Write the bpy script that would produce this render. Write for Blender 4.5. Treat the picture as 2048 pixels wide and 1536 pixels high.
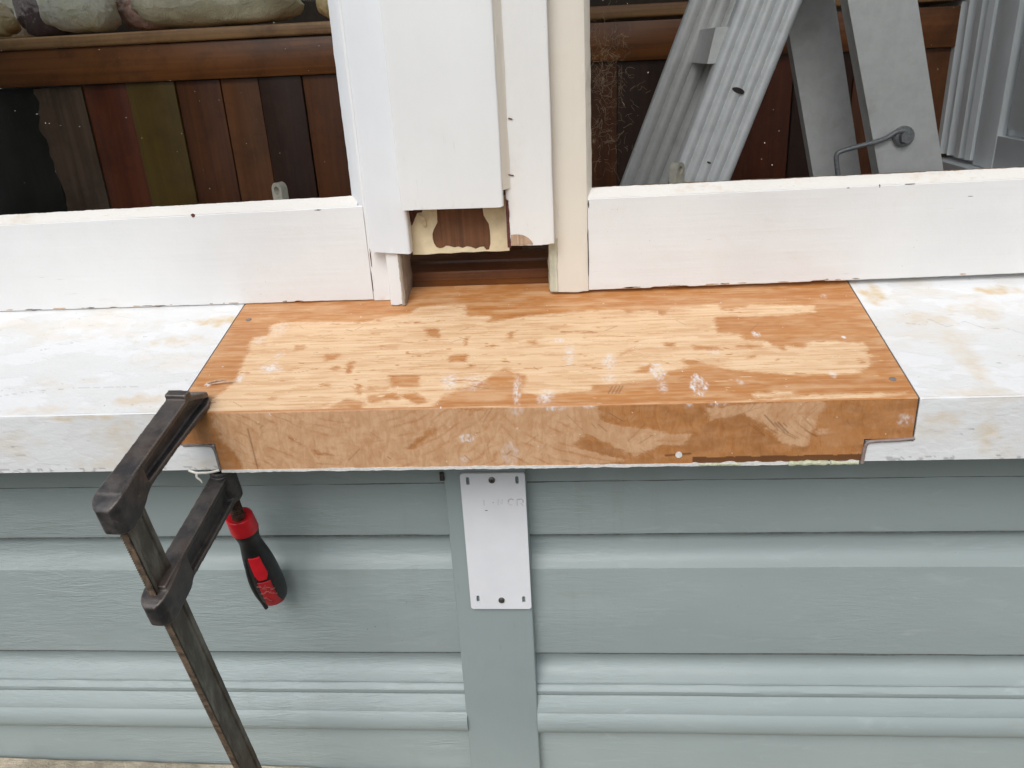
import bpy, bmesh, math, random
import numpy as np
from mathutils import Vector, Matrix
from mathutils.geometry import tessellate_polygon

for o in list(bpy.data.objects):
    bpy.data.objects.remove(o)
scene = bpy.context.scene
COL = scene.collection
random.seed(7)

# ------------------------------------------------------------------ camera
# metres; X along the wall, +Y into the house, Z up. Origin: front top edge of the window sill.
cam_d = bpy.data.cameras.new('camera')
cam = bpy.data.objects.new('camera', cam_d)
COL.objects.link(cam)
R_ = Vector((0.9965, 0.0654, -0.0511)).normalized()
F_ = Vector((-0.0800, 0.9213, -0.3804)).normalized()
U_ = R_.cross(F_).normalized()
R_ = F_.cross(U_).normalized()
cam.matrix_world = Matrix(((R_.x, U_.x, -F_.x, 0.0360), (R_.y, U_.y, -F_.y, -0.5898),
                           (R_.z, U_.z, -F_.z, 0.2630), (0, 0, 0, 1)))
cam_d.sensor_width = 36.0
cam_d.lens = 36.0 * 1597.5 / 2048
cam_d.clip_start = 0.02
cam_d.clip_end = 400
scene.camera = cam

# ------------------------------------------------------------------ sky and sun (bright overcast)
SUN_EL, SUN_AZ = math.radians(46), math.radians(14)     # azimuth: towards the left of straight out from the wall
world = bpy.data.worlds.new('World')
scene.world = world
world.use_nodes = True
wn, wl = world.node_tree.nodes, world.node_tree.links
wn.clear()
w_out = wn.new('ShaderNodeOutputWorld')
w_bg = wn.new('ShaderNodeBackground')
w_sky = wn.new('ShaderNodeTexSky')
w_sky.sky_type = 'NISHITA'
w_sky.sun_disc = False
w_sky.sun_elevation = SUN_EL
w_sky.sun_rotation = math.pi + SUN_AZ
w_sky.dust_density = 1.5
w_sky.ozone_density = 1.0
w_hs = wn.new('ShaderNodeHueSaturation')                 # cloud layer takes most of the blue out
w_hs.inputs['Saturation'].default_value = 0.28
w_bg.inputs['Strength'].default_value = 0.12
wl.new(w_sky.outputs[0], w_hs.inputs['Color'])
wl.new(w_hs.outputs[0], w_bg.inputs['Color'])
wl.new(w_bg.outputs[0], w_out.inputs['Surface'])

sun_d = bpy.data.lights.new('sun', 'SUN')
sun_d.energy = 1.5
sun_d.angle = math.radians(36)
sun_d.color = (1.0, 0.995, 0.99)
sun = bpy.data.objects.new('sun', sun_d)
COL.objects.link(sun)
sdir = Vector((-math.sin(SUN_AZ) * math.cos(SUN_EL), -math.cos(SUN_AZ) * math.cos(SUN_EL), math.sin(SUN_EL)))
sun.rotation_euler = sdir.to_track_quat('Z', 'Y').to_euler()
sun.location = sdir * 5

vs = scene.view_settings
vs.view_transform = 'Standard'
vs.look = 'None'
vs.gamma = 1.0
vs.use_curve_mapping = False
vs.exposure = 0.30
scene.render.engine = 'CYCLES'

# ------------------------------------------------------------------ numbers shared by several things
SLOPE = 0.22156
SN, CS = math.sin(SLOPE), math.cos(SLOPE)
TS = math.tan(SLOPE)
YS = 0.178           # front plane of the sashes
SILL_H = 0.0545      # thickness of the sill nose


# ------------------------------------------------------------------ value noise (numpy)
def _h(ix, iy, seed):
    n = (ix.astype(np.int64) * 374761393 + iy.astype(np.int64) * 668265263 + seed * 982451653) & 0x7fffffff
    n = ((n ^ (n >> 13)) * 1274126177) & 0x7fffffff
    n = n ^ (n >> 16)
    return (n & 0xffff) / 65535.0


def vnoise(x, y, seed=0):
    x = np.asarray(x, float); y = np.asarray(y, float)
    ix = np.floor(x); iy = np.floor(y)
    fx = x - ix; fy = y - iy
    fx = fx * fx * (3 - 2 * fx); fy = fy * fy * (3 - 2 * fy)
    a = _h(ix, iy, seed); b = _h(ix + 1, iy, seed); c = _h(ix, iy + 1, seed); d = _h(ix + 1, iy + 1, seed)
    return (a * (1 - fx) + b * fx) * (1 - fy) + (c * (1 - fx) + d * fx) * fy


def fbm(x, y, seed=0, octv=4):
    s = 0.0; a = 0.5; t = 0.0
    x = np.asarray(x, float); y = np.asarray(y, float)
    for k in range(octv):
        s = s + a * vnoise(x, y, seed + k * 17); t += a
        a *= 0.5; x = x * 2.03; y = y * 2.03
    return s / t


def _hs(i, seed):
    n = (i * 374761393 + seed * 668265263 + 12345) & 0x7fffffff
    n = ((n ^ (n >> 13)) * 1274126177) & 0x7fffffff
    return ((n ^ (n >> 16)) & 0xffff) / 65535.0


def n1(x, seed=0, octv=3):
    """one dimensional value noise, about -0.5 .. 0.5"""
    s = 0.0; a = 0.5; t = 0.0
    for k in range(octv):
        i = math.floor(x); f = x - i; f = f * f * (3 - 2 * f)
        s += a * (_hs(i, seed + k * 17) * (1 - f) + _hs(i + 1, seed + k * 17) * f); t += a
        a *= 0.5; x *= 2.03
    return s / t - 0.5


# ------------------------------------------------------------------ mesh helpers
def tag(o, label=None, cat=None, group=None, kind=None):
    if label: o['label'] = label
    if cat: o['category'] = cat
    if group: o['group'] = group
    if kind: o['kind'] = kind
    return o


def thing(name, label, cat, loc=(0, 0, 0), group=None):
    o = bpy.data.objects.new(name, None)
    o.location = loc
    o.empty_display_size = 0.05
    COL.objects.link(o)
    return tag(o, label, cat, group)


def link(name, me, mat, parent=None, sharp=35):
    if mat is not None and not me.materials:
        me.materials.append(mat)
    if sharp is not None and len(me.polygons):
        me.polygons.foreach_set('use_smooth', [True] * len(me.polygons))
        me.set_sharp_from_angle(angle=math.radians(sharp))
    o = bpy.data.objects.new(name, me)
    COL.objects.link(o)
    if parent is not None:
        o.parent = parent
        w = Vector(parent.location)
        p = parent.parent
        while p is not None:
            w += Vector(p.location); p = p.parent
        o.location = -w
    return o


class MB:
    """collects vertices and faces of one part"""
    def __init__(s):
        s.v = []; s.f = []

    def add(s, vs_, fs_):
        k = len(s.v)
        s.v += [tuple(p) for p in vs_]
        s.f += [tuple(i + k for i in f) for f in fs_]
        return s

    def build(s, name, mat, parent=None, sharp=35, recalc=True):
        me = bpy.data.meshes.new(name)
        me.from_pydata(s.v, [], s.f)
        if recalc:
            bm = bmesh.new(); bm.from_mesh(me)
            bmesh.ops.recalc_face_normals(bm, faces=bm.faces)
            bm.to_mesh(me); bm.free()
        me.update()
        return link(name, me, mat, parent, sharp)


def sweep(mb, prof, stations, fmap, jit=None, caps=True):
    """closed profile [(p,q)] carried through stations [s]; fmap(p,q,s)->xyz; jit(i,p,q,s,k)->(dp,dq,ds)"""
    n = len(prof); V = []; Fc = []
    for k, s in enumerate(stations):
        for i, (p, q) in enumerate(prof):
            dp = dq = ds = 0.0
            if jit: dp, dq, ds = jit(i, p, q, s, k)
            V.append(fmap(p + dp, q + dq, s + ds))
    for k in range(len(stations) - 1):
        for i in range(n):
            j = (i + 1) % n
            Fc.append((k * n + i, k * n + j, (k + 1) * n + j, (k + 1) * n + i))
    if caps:
        tri = tessellate_polygon([[Vector((p, q, 0)) for p, q in prof]])
        last = (len(stations) - 1) * n
        for t in tri:
            Fc.append(tuple(t)); Fc.append(tuple(last + i for i in reversed(t)))
    mb.add(V, Fc)
    return mb


def rrect(p0, p1, q0, q1, r=0.001, n=2, nd=0):
    """rounded rectangle, counter-clockwise; nd extra points along the q0 side"""
    pts = []
    for cx, cy, a0 in ((p1 - r, q0 + r, -90), (p1 - r, q1 - r, 0), (p0 + r, q1 - r, 90), (p0 + r, q0 + r, 180)):
        for k in range(n + 1):
            a = math.radians(a0 + 90 * k / n)
            pts.append((cx + r * math.cos(a), cy + r * math.sin(a)))
    for k in range(1, nd + 1):
        pts.append((p0 + r + (p1 - p0 - 2 * r) * k / (nd + 1), q0))
    return pts


def prism(mb, poly, fmap, w0, w1, holes=()):
    loops = [list(poly)] + [list(h) for h in holes]
    flat = [p for l in loops for p in l]
    n = len(flat)
    V = [fmap(p[0], p[1], w0) for p in flat] + [fmap(p[0], p[1], w1) for p in flat]
    Fc = []
    for t in tessellate_polygon([[Vector((p[0], p[1], 0)) for p in l] for l in loops]):
        Fc.append(tuple(t)); Fc.append(tuple(i + n for i in reversed(t)))
    b = 0
    for l in loops:
        m = len(l)
        for i in range(m):
            j = (i + 1) % m
            Fc.append((b + i, b + j, n + b + j, n + b + i))
        b += m
    mb.add(V, Fc)
    return mb


def box(mb, x0, x1, y0, y1, z0, z1, r=0.0, fmap=None):
    f = fmap or (lambda p, q, s: (p, q, s))
    pr = rrect(x0, x1, y0, y1, r) if r else [(x0, y0), (x1, y0), (x1, y1), (x0, y1)]
    st = [z0, z1]
    return sweep(mb, pr, st, f)


def tube(mb, pts, rad, n=8, closed=False):
    pts = [Vector(p) for p in pts]
    m = len(pts); V = []; Fc = []
    up = Vector((0.3, 0.2, 0.93))
    for k, p in enumerate(pts):
        a = pts[max(k - 1, 0)]; b = pts[min(k + 1, m - 1)]
        t = (b - a).normalized()
        u = t.cross(up)
        if u.length < 1e-4: u = t.cross(Vector((1, 0, 0)))
        u.normalize(); v = t.cross(u)
        r = rad[k] if isinstance(rad, (list, tuple)) else rad
        for i in range(n):
            an = 2 * math.pi * i / n
            V.append(p + u * (r * math.cos(an)) + v * (r * math.sin(an)))
    for k in range(m - 1):
        for i in range(n):
            j = (i + 1) % n
            Fc.append((k * n + i, k * n + j, (k + 1) * n + j, (k + 1) * n + i))
    Fc.append(tuple(range(n))); Fc.append(tuple((m - 1) * n + i for i in reversed(range(n))))
    mb.add(V, Fc)
    return mb


def smooth_path(pts, it=2):
    pts = [Vector(p) for p in pts]
    for _ in range(it):
        q = [pts[0]]
        for a, b in zip(pts[:-1], pts[1:]):
            q += [a * 0.75 + b * 0.25, a * 0.25 + b * 0.75]
        q.append(pts[-1]); pts = q
    return pts


def along(a, b, step):
    n = max(2, int(abs(b - a) / step) + 1)
    return [a + (b - a) * k / (n - 1) for k in range(n)]


# ------------------------------------------------------------------ material helpers
class NT:
    def __init__(s, name):
        m = bpy.data.materials.new(name); m.use_nodes = True
        s.m = m; s.n = m.node_tree.nodes; s.l = m.node_tree.links
        s.b = s.n['Principled BSDF']
        s.tc = s.n.new('ShaderNodeTexCoord')

    def vec(s, sc):
        mp = s.n.new('ShaderNodeMapping')
        mp.inputs['Scale'].default_value = sc
        s.l.new(s.tc.outputs['Object'], mp.inputs['Vector'])
        return mp.outputs[0]

    def noise(s, sc, detail=4, rough=0.55, dist=0.0):
        nd = s.n.new('ShaderNodeTexNoise')
        nd.inputs['Scale'].default_value = 1.0
        nd.inputs['Detail'].default_value = detail
        nd.inputs['Roughness'].default_value = rough
        nd.inputs['Distortion'].default_value = dist
        s.l.new(s.vec(sc), nd.inputs['Vector'])
        return nd.outputs['Fac']

    def voro(s, sc, feature='F1'):
        nd = s.n.new('ShaderNodeTexVoronoi')
        nd.feature = feature
        nd.inputs['Scale'].default_value = 1.0
        s.l.new(s.vec(sc), nd.inputs['Vector'])
        return nd.outputs['Distance']

    def ramp(s, fac, stops):
        r = s.n.new('ShaderNodeValToRGB')
        el = r.color_ramp.elements
        while len(el) < len(stops): el.new(0.5)
        for e, (p, c) in zip(el, stops):
            e.position = p
            e.color = (c, c, c, 1) if isinstance(c, (int, float)) else (*c, 1)
        s.l.new(fac, r.inputs[0])
        return r.outputs[0]

    def mix(s, fac, a, b, mode='MIX'):
        m = s.n.new('ShaderNodeMix'); m.data_type = 'RGBA'; m.blend_type = mode
        for idx, v in ((0, fac), (6, a), (7, b)):
            if isinstance(v, (int, float)): m.inputs[idx].default_value = v
            elif isinstance(v, tuple): m.inputs[idx].default_value = (*v, 1)
            else: s.l.new(v, m.inputs[idx])
        return m.outputs[2]

    def math(s, op, a, b):
        m = s.n.new('ShaderNodeMath'); m.operation = op; m.use_clamp = False
        for idx, v in ((0, a), (1, b)):
            if isinstance(v, (int, float)): m.inputs[idx].default_value = v
            else: s.l.new(v, m.inputs[idx])
        return m.outputs[0]

    def bump(s, h, dist, strength=1.0, prev=None):
        b = s.n.new('ShaderNodeBump')
        b.inputs['Distance'].default_value = dist
        b.inputs['Strength'].default_value = strength
        s.l.new(h, b.inputs['Height'])
        if prev is not None: s.l.new(prev, b.inputs['Normal'])
        return b.outputs[0]

    def done(s, col=None, rough=0.5, normal=None, metal=0.0, spec=0.5):
        def put(k, v):
            if v is None: return
            if isinstance(v, (int, float)): s.b.inputs[k].default_value = v
            elif isinstance(v, tuple): s.b.inputs[k].default_value = (*v, 1)
            else: s.l.new(v, s.b.inputs[k])
        put('Base Color', col); put('Roughness', rough); put('Normal', normal)
        put('Metallic', metal); put('Specular IOR Level', spec)
        return s.m


def plain(name, c, rough=0.5, var=0.12, sc=60, bump=0.0, metal=0.0, spec=0.5):
    t = NT(name)
    n = t.noise((sc, sc, sc), 5)
    dk = tuple(x * (1 - var) for x in c); lt = tuple(min(1, x * (1 + var)) for x in c)
    col = t.ramp(n, [(0.3, dk), (0.7, lt)])
    nm = t.bump(t.noise((sc * 6,) * 3, 4), bump) if bump else None
    return t.done(col, rough, nm, metal, spec)


def white_paint(name, c, axis='x', dirt=0.12, warm=(0.62, 0.50, 0.34), bump=0.0005, rough=0.42, speck=0.5):
    """brushed oil paint on wood, lightly soiled"""
    t = NT(name)
    st = {'x': (9, 260, 260), 'z': (260, 260, 9)}[axis]
    st2 = {'x': (3, 50, 50), 'z': (50, 50, 3)}[axis]
    big = t.noise((7, 7, 7), 5, 0.6)
    brush = t.noise(st, 3, 0.5)
    blot = t.noise(st2, 4, 0.6)
    dk = tuple(x * 0.93 for x in c)
    col = t.ramp(big, [(0.35, dk), (0.65, c)])
    f = t.math('MULTIPLY', t.ramp(t.noise((26, 26, 26), 6, 0.7), [(0.56, 0.0), (0.74, 1.0)]), dirt)
    col = t.mix(f, col, warm)
    sp = t.ramp(t.noise((420, 420, 420), 2, 0.5), [(0.735, 0.0), (0.77, 1.0)])
    sp = t.math('MULTIPLY', sp, t.ramp(t.noise((18, 18, 18), 3), [(0.5, 0.0), (0.65, speck)]))
    col = t.mix(sp, col, (0.20, 0.17, 0.13))
    sc_ = t.noise({'x': (40, 700, 700), 'z': (700, 700, 40)}[axis], 2, 0.5, 0.6)
    sm = t.math('MULTIPLY', t.ramp(sc_, [(0.70, 0.0), (0.76, 1.0)]), t.ramp(t.noise((13, 13, 13), 3), [(0.50, 0.0), (0.64, 0.5)]))
    col = t.mix(sm, col, tuple(x * 0.62 for x in c))
    n = t.bump(brush, bump * 0.4, 0.6)
    n = t.bump(sm, -bump * 1.5, 0.8, n)
    n = t.bump(t.noise((55, 55, 55), 4, 0.6), bump * 1.2, 0.6, n)
    n = t.bump(blot, bump * 2.2, 0.6, n)
    n = t.bump(t.noise((900, 900, 900), 2), bump * 0.25, 0.6, n)
    ro = t.ramp(blot, [(0.3, rough - 0.06), (0.7, rough + 0.12)])
    return t.done(col, ro, n)


def wood(name, c1, c2, c3, axis='x', rough=0.5, bump=0.0004, fine=220, coarse=1.0):
    t = NT(name)
    k = {'x': (1, 0, 0), 'z': (0, 0, 1), 'y': (0, 1, 0)}[axis]
    sc = tuple(5 * coarse if v else fine * coarse for v in k)
    sc2 = tuple(2.2 * coarse if v else 26 * coarse for v in k)
    g = t.noise(sc, 4, 0.6, 0.4)
    g2 = t.noise(sc2, 4, 0.6, 1.2)
    col = t.mix(t.ramp(g2, [(0.35, 0.0), (0.68, 1.0)]), c1, c2)
    col = t.mix(t.math('MULTIPLY', t.ramp(g, [(0.42, 0.0), (0.66, 1.0)]), 0.55), col, c3)
    kn = t.voro(tuple(3.2 * coarse if v else 9 * coarse for v in k))
    col = t.mix(t.ramp(kn, [(0.07, 0.75), (0.16, 0.0)]), col, tuple(x * 0.45 for x in c3))
    gr = t.noise((11, 11, 11), 6, 0.7)
    col = t.mix(t.ramp(gr, [(0.48, 0.0), (0.72, 0.65)]), col, tuple(x * 0.6 for x in c3))
    n = t.bump(g, bump, 0.8)
    return t.done(col, rough, n)


M = {}
M['white_l'] = white_paint('white_paint_rail', (0.785, 0.78, 0.768), 'x')
M['white_r'] = white_paint('white_paint_warm_rail', (0.772, 0.762, 0.742), 'x', dirt=0.14)
M['white_stile'] = white_paint('white_paint_stile', (0.79, 0.785, 0.775), 'z')
M['cream_stile'] = white_paint('cream_paint_stile', (0.74, 0.68, 0.58), 'z', dirt=0.16)
M['white_board'] = white_paint('white_paint_board', (0.80, 0.80, 0.785), 'z', dirt=0.05, speck=0.2, bump=0.0003)
M['white_strip'] = white_paint('white_paint_strip', (0.79, 0.775, 0.745), 'z', dirt=0.14, speck=0.9)
M['putty'] = white_paint('old_putty', (0.74, 0.71, 0.66), 'x', dirt=0.45, warm=(0.52, 0.40, 0.26), bump=0.0014, rough=0.75, speck=1.0)
M['putty_tan'] = white_paint('old_putty_tan', (0.75, 0.715, 0.66), 'x', dirt=0.55, warm=(0.58, 0.42, 0.26), bump=0.0014, rough=0.8, speck=1.0)
M['cream'] = plain('cream_primer', (0.70, 0.60, 0.40), 0.6, 0.10, 90, 0.0003)
M['raw_brown'] = wood('raw_post_wood', (0.155, 0.062, 0.023), (0.24, 0.105, 0.042), (0.08, 0.030, 0.012), 'z', 0.7)
M['red_brown'] = plain('red_brown_primer', (0.115, 0.035, 0.022), 0.8, 0.35, 300, 0.0008)
M['bare_chip'] = wood('bare_weathered_wood', (0.52, 0.34, 0.22), (0.62, 0.45, 0.32), (0.24, 0.14, 0.08), 'z', 0.85, 0.0012)
M['old_end'] = wood('old_grey_end_wood', (0.34, 0.27, 0.21), (0.50, 0.43, 0.35), (0.07, 0.05, 0.035), 'z', 0.9, 0.0016, 330)
M['mossy'] = wood('mossy_old_paint', (0.66, 0.64, 0.54), (0.58, 0.56, 0.42), (0.20, 0.20, 0.11), 'z', 0.85, 0.0012, 160)
M['upstand'] = wood('dark_oiled_wood', (0.17, 0.055, 0.013), (0.24, 0.085, 0.02), (0.08, 0.024, 0.007), 'x', 0.4)
M['dark_gap'] = plain('dark_joint', (0.055, 0.045, 0.04), 0.9, 0.3, 300)
M['grey_gap'] = plain('grey_joint_filler', (0.20, 0.175, 0.16), 0.8, 0.3, 300, 0.0004)
M['sealant'] = plain('grey_pink_sealant', (0.27, 0.205, 0.185), 0.5, 0.12, 200, 0.0003)
M['foam'] = plain('pale_green_foam', (0.70, 0.72, 0.50), 0.8, 0.2, 400, 0.0012)
M['lip'] = plain('ragged_white_paint', (0.78, 0.76, 0.72), 0.6, 0.12, 300, 0.0006)


def siding_mat():
    t = NT('sage_house_paint')
    big = t.noise((2.5, 9, 9), 4, 0.6)
    col = t.ramp(big, [(0.3, (0.298, 0.350, 0.344)), (0.7, (0.352, 0.404, 0.395))])
    # brushed-on wrinkles, stronger in patches
    wr = t.noise((60, 420, 420), 3, 0.55, 0.8)
    wr2 = t.noise((24, 130, 130), 4, 0.6, 1.5)
    patch = t.ramp(t.noise((7, 16, 16), 3), [(0.38, 0.10), (0.66, 1.0)])
    sx = t.n.new('ShaderNodeSeparateXYZ'); t.l.new(t.tc.outputs['Object'], sx.inputs[0])
    mr = t.n.new('ShaderNodeMapRange'); t.l.new(sx.outputs[0], mr.inputs[0])
    mr.inputs[1].default_value = -0.25; mr.inputs[2].default_value = 0.15; mr.inputs[3].default_value = 1.0; mr.inputs[4].default_value = 0.30
    patch = t.math('MULTIPLY', patch, mr.outputs[0])          # older, more wrinkled coats at one end of the wall
    h = t.math('MULTIPLY', t.math('ADD', wr, t.math('MULTIPLY', wr2, 1.3)), patch)
    n = t.bump(h, 0.0011, 0.85)
    n = t.bump(t.noise((1000, 1000, 1000), 2), 0.0001, 0.7, n)
    dirt = t.ramp(t.noise((14, 60, 60), 6, 0.7), [(0.60, 0.0), (0.80, 0.35)])
    col = t.mix(dirt, col, (0.30, 0.28, 0.22))
    runs = t.math('MULTIPLY', t.ramp(t.noise((45, 45, 3), 4, 0.6), [(0.56, 0.0), (0.78, 0.30)]), t.ramp(t.noise((5, 5, 8), 3), [(0.46, 0.0), (0.62, 1.0)]))
    col = t.mix(runs, col, (0.24, 0.245, 0.215))
    chalk = t.ramp(t.noise((20, 75, 75), 5, 0.7, 0.8), [(0.57, 0.0), (0.76, 0.40)])
    col = t.mix(chalk, col, (0.46, 0.51, 0.50))
    sp = t.ramp(t.noise((330, 330, 330), 1), [(0.775, 0.0), (0.80, 0.8)])
    sp = t.math('MULTIPLY', sp, t.ramp(t.noise((11, 11, 11), 2), [(0.52, 0.0), (0.62, 1.0)]))
    col = t.mix(sp, col, (0.12, 0.11, 0.09))
    return t.done(col, t.ramp(wr2, [(0.3, 0.38), (0.7, 0.52)]), n)


M['siding'] = siding_mat()


def insert_mat():
    t = NT('resawn_pine_with_old_varnish')
    at = t.n.new('ShaderNodeAttribute'); at.attribute_name = 'wear'
    sep = t.n.new('ShaderNodeSeparateColor')
    t.l.new(at.outputs['Color'], sep.inputs[0])
    g = t.noise((4, 300, 300), 4, 0.6, 0.5)
    g2 = t.noise((1.6, 52, 52), 4, 0.65, 1.4)
    rings = t.noise((14, 90, 90), 3, 0.6, 2.0)
    pale = t.mix(t.ramp(g, [(0.38, 0.0), (0.66, 1.0)]), (0.81, 0.575, 0.355), (0.72, 0.475, 0.270))
    pale = t.mix(t.ramp(g2, [(0.45, 0.0), (0.75, 0.55)]), pale, (0.83, 0.61, 0.40))
    orange = t.mix(t.ramp(g, [(0.36, 0.0), (0.66, 1.0)]), (0.50, 0.212, 0.066), (0.42, 0.158, 0.042))
    orange = t.mix(t.ramp(g2, [(0.42, 0.0), (0.72, 0.8)]), orange, (0.58, 0.262, 0.080))
    orange = t.mix(t.ramp(rings, [(0.60, 0.0), (0.78, 0.35)]), orange, (0.37, 0.115, 0.022))
    saw = t.noise((150, 150, 55), 6, 0.7, 1.2)
    blot = t.noise((26, 26, 40), 5, 0.7, 1.0)
    pale_f = t.mix(t.ramp(saw, [(0.42, 0.0), (0.62, 1.0)]), (0.68, 0.42, 0.245), (0.58, 0.33, 0.170))
    pale_f = t.mix(t.ramp(blot, [(0.48, 0.0), (0.70, 0.75)]), pale_f, (0.54, 0.295, 0.145))
    pale = t.mix(at.outputs['Alpha'], pale, pale_f)
    orange_f = t.mix(t.ramp(saw, [(0.42, 0.0), (0.64, 0.8)]), (0.49, 0.215, 0.072), (0.39, 0.150, 0.044))
    orange_f = t.mix(t.ramp(blot, [(0.50, 0.0), (0.72, 0.7)]), orange_f, (0.50, 0.225, 0.085))
    orange = t.mix(at.outputs['Alpha'], orange, orange_f)
    col = t.mix(sep.outputs[0], orange, pale)
    col = t.mix(sep.outputs[1], col, (0.78, 0.73, 0.70))
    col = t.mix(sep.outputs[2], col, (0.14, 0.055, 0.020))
    ro2 = t.n.new('ShaderNodeMapRange')
    t.l.new(sep.outputs[0], ro2.inputs[0])
    ro2.inputs[3].default_value = 0.46; ro2.inputs[4].default_value = 0.62
    n = t.bump(t.mix(at.outputs['Alpha'], g, saw), 0.0003, 0.8)
    n = t.bump(sep.outputs[0], 0.0003, 0.6, n)
    n = t.bump(t.noise((160, 160, 160), 4), 0.0003, 0.5, n)
    return t.done(col, ro2.outputs[0], n)


def oldsill_mat():
    t = NT('old_white_sill_paint')
    at = t.n.new('ShaderNodeAttribute'); at.attribute_name = 'wear'
    sep = t.n.new('ShaderNodeSeparateColor')
    t.l.new(at.outputs['Color'], sep.inputs[0])
    base = t.ramp(t.noise((9, 14, 14), 5, 0.65), [(0.3, (0.715, 0.71, 0.695)), (0.7, (0.765, 0.765, 0.755))])
    col = t.mix(sep.outputs[1], base, (0.79, 0.79, 0.79))
    col = t.mix(sep.outputs[0], col, (0.66, 0.50, 0.29))
    blot = t.ramp(t.noise((38, 60, 60), 6, 0.75), [(0.55, 0.0), (0.78, 0.30)])
    col = t.mix(blot, col, (0.60, 0.58, 0.54))
    sp = t.ramp(t.noise((300, 300, 300), 2), [(0.71, 0.0), (0.76, 0.75)])
    sp = t.math('MULTIPLY', sp, t.ramp(t.noise((22, 22, 22), 3), [(0.46, 0.0), (0.62, 1.0)]))
    col = t.mix(sp, col, (0.22, 0.20, 0.17))
    col = t.mix(sep.outputs[2], col, (0.26, 0.25, 0.24))
    n = t.bump(t.noise((30, 70, 70), 5, 0.65), 0.0010, 0.8)
    n = t.bump(t.noise((240, 240, 240), 3), 0.0003, 0.6, n)
    n = t.bump(sep.outputs[1], 0.0005, 0.8, n)
    n = t.bump(sep.outputs[2], -0.0004, 0.8, n)
    return t.done(col, t.ramp(t.noise((25, 40, 40), 4), [(0.3, 0.34), (0.7, 0.6)]), n)


M['insert'] = insert_mat()
M['oldsill'] = oldsill_mat()


def cast_iron():
    t = NT('worn_cast_iron')
    a = t.noise((55, 55, 55), 6, 0.7)
    b = t.noise((14, 14, 14), 4, 0.6)
    c = t.noise((230, 230, 230), 3, 0.6)
    col = t.mix(t.ramp(a, [(0.40, 0.0), (0.62, 1.0)]), (0.046, 0.043, 0.044), (0.108, 0.096, 0.090))
    col = t.mix(t.ramp(b, [(0.50, 0.0), (0.72, 0.75)]), col, (0.100, 0.062, 0.044))
    col = t.mix(t.ramp(c, [(0.68, 0.0), (0.75, 0.8)]), col, (0.20, 0.15, 0.11))
    geo = t.n.new('ShaderNodeNewGeometry')
    edge = t.ramp(geo.outputs['Pointiness'], [(0.512, 0.0), (0.56, 0.85)])
    col = t.mix(edge, col, (0.23, 0.19, 0.16))
    n = t.bump(a, 0.0011, 0.8)
    n = t.bump(c, 0.0004, 0.7, n)
    return t.done(col, t.ramp(a, [(0.3, 0.36), (0.7, 0.6)]), n, 0.35)


def steel_bar():
    t = NT('rusty_steel_bar')
    a = t.noise((70, 70, 26), 6, 0.7)
    b = t.noise((20, 20, 9), 4, 0.6)
    col = t.mix(t.ramp(a, [(0.42, 0.0), (0.62, 1.0)]), (0.110, 0.096, 0.076), (0.235, 0.212, 0.178))
    col = t.mix(t.ramp(b, [(0.45, 0.0), (0.66, 0.85)]), col, (0.066, 0.038, 0.022))
    return t.done(col, 0.48, t.bump(a, 0.0003, 0.7), 0.5)


M['iron'] = cast_iron()
M['bar'] = steel_bar()
M['teeth'] = plain('brassy_worn_teeth', (0.060, 0.040, 0.024), 0.45, 0.8, 120, 0.0003, 0.7)
M['spindle'] = plain('rusty_screw_thread', (0.11, 0.062, 0.042), 0.5, 0.5, 200, 0.0003, 0.5)
M['red'] = plain('red_plastic', (0.62, 0.014, 0.024), 0.36, 0.12, 80, 0.00015)
M['red_dull'] = plain('dull_red_plastic', (0.42, 0.016, 0.022), 0.5, 0.25, 120, 0.0002)
M['red_mark'] = plain('scuffed_emboss', (0.36, 0.12, 0.10), 0.6, 0.3, 400)
M['black'] = plain('black_rubber', (0.012, 0.012, 0.013), 0.42, 0.3, 120, 0.0003)
M['plate'] = plain('white_coated_metal', (0.80, 0.80, 0.82), 0.38, 0.03, 30, 0.00008)
M['ghost'] = plain('worn_lettering', (0.66, 0.65, 0.675), 0.45, 0.08, 500)
M['ghost_dark'] = plain('worn_lettering_dark', (0.52, 0.50, 0.51), 0.45, 0.1, 500)
M['screw'] = plain('dull_screw_steel', (0.16, 0.15, 0.14), 0.4, 0.3, 500, 0.0, 0.8)
M['ledge'] = plain('weathered_limestone_ledge', (0.47, 0.40, 0.30), 0.9, 0.28, 60, 0.002)
M['rust'] = plain('rusty_nail', (0.13, 0.05, 0.02), 0.8, 0.4, 600)
M['flake'] = plain('loose_paint_flake', (0.74, 0.71, 0.64), 0.7, 0.1, 200)


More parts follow.
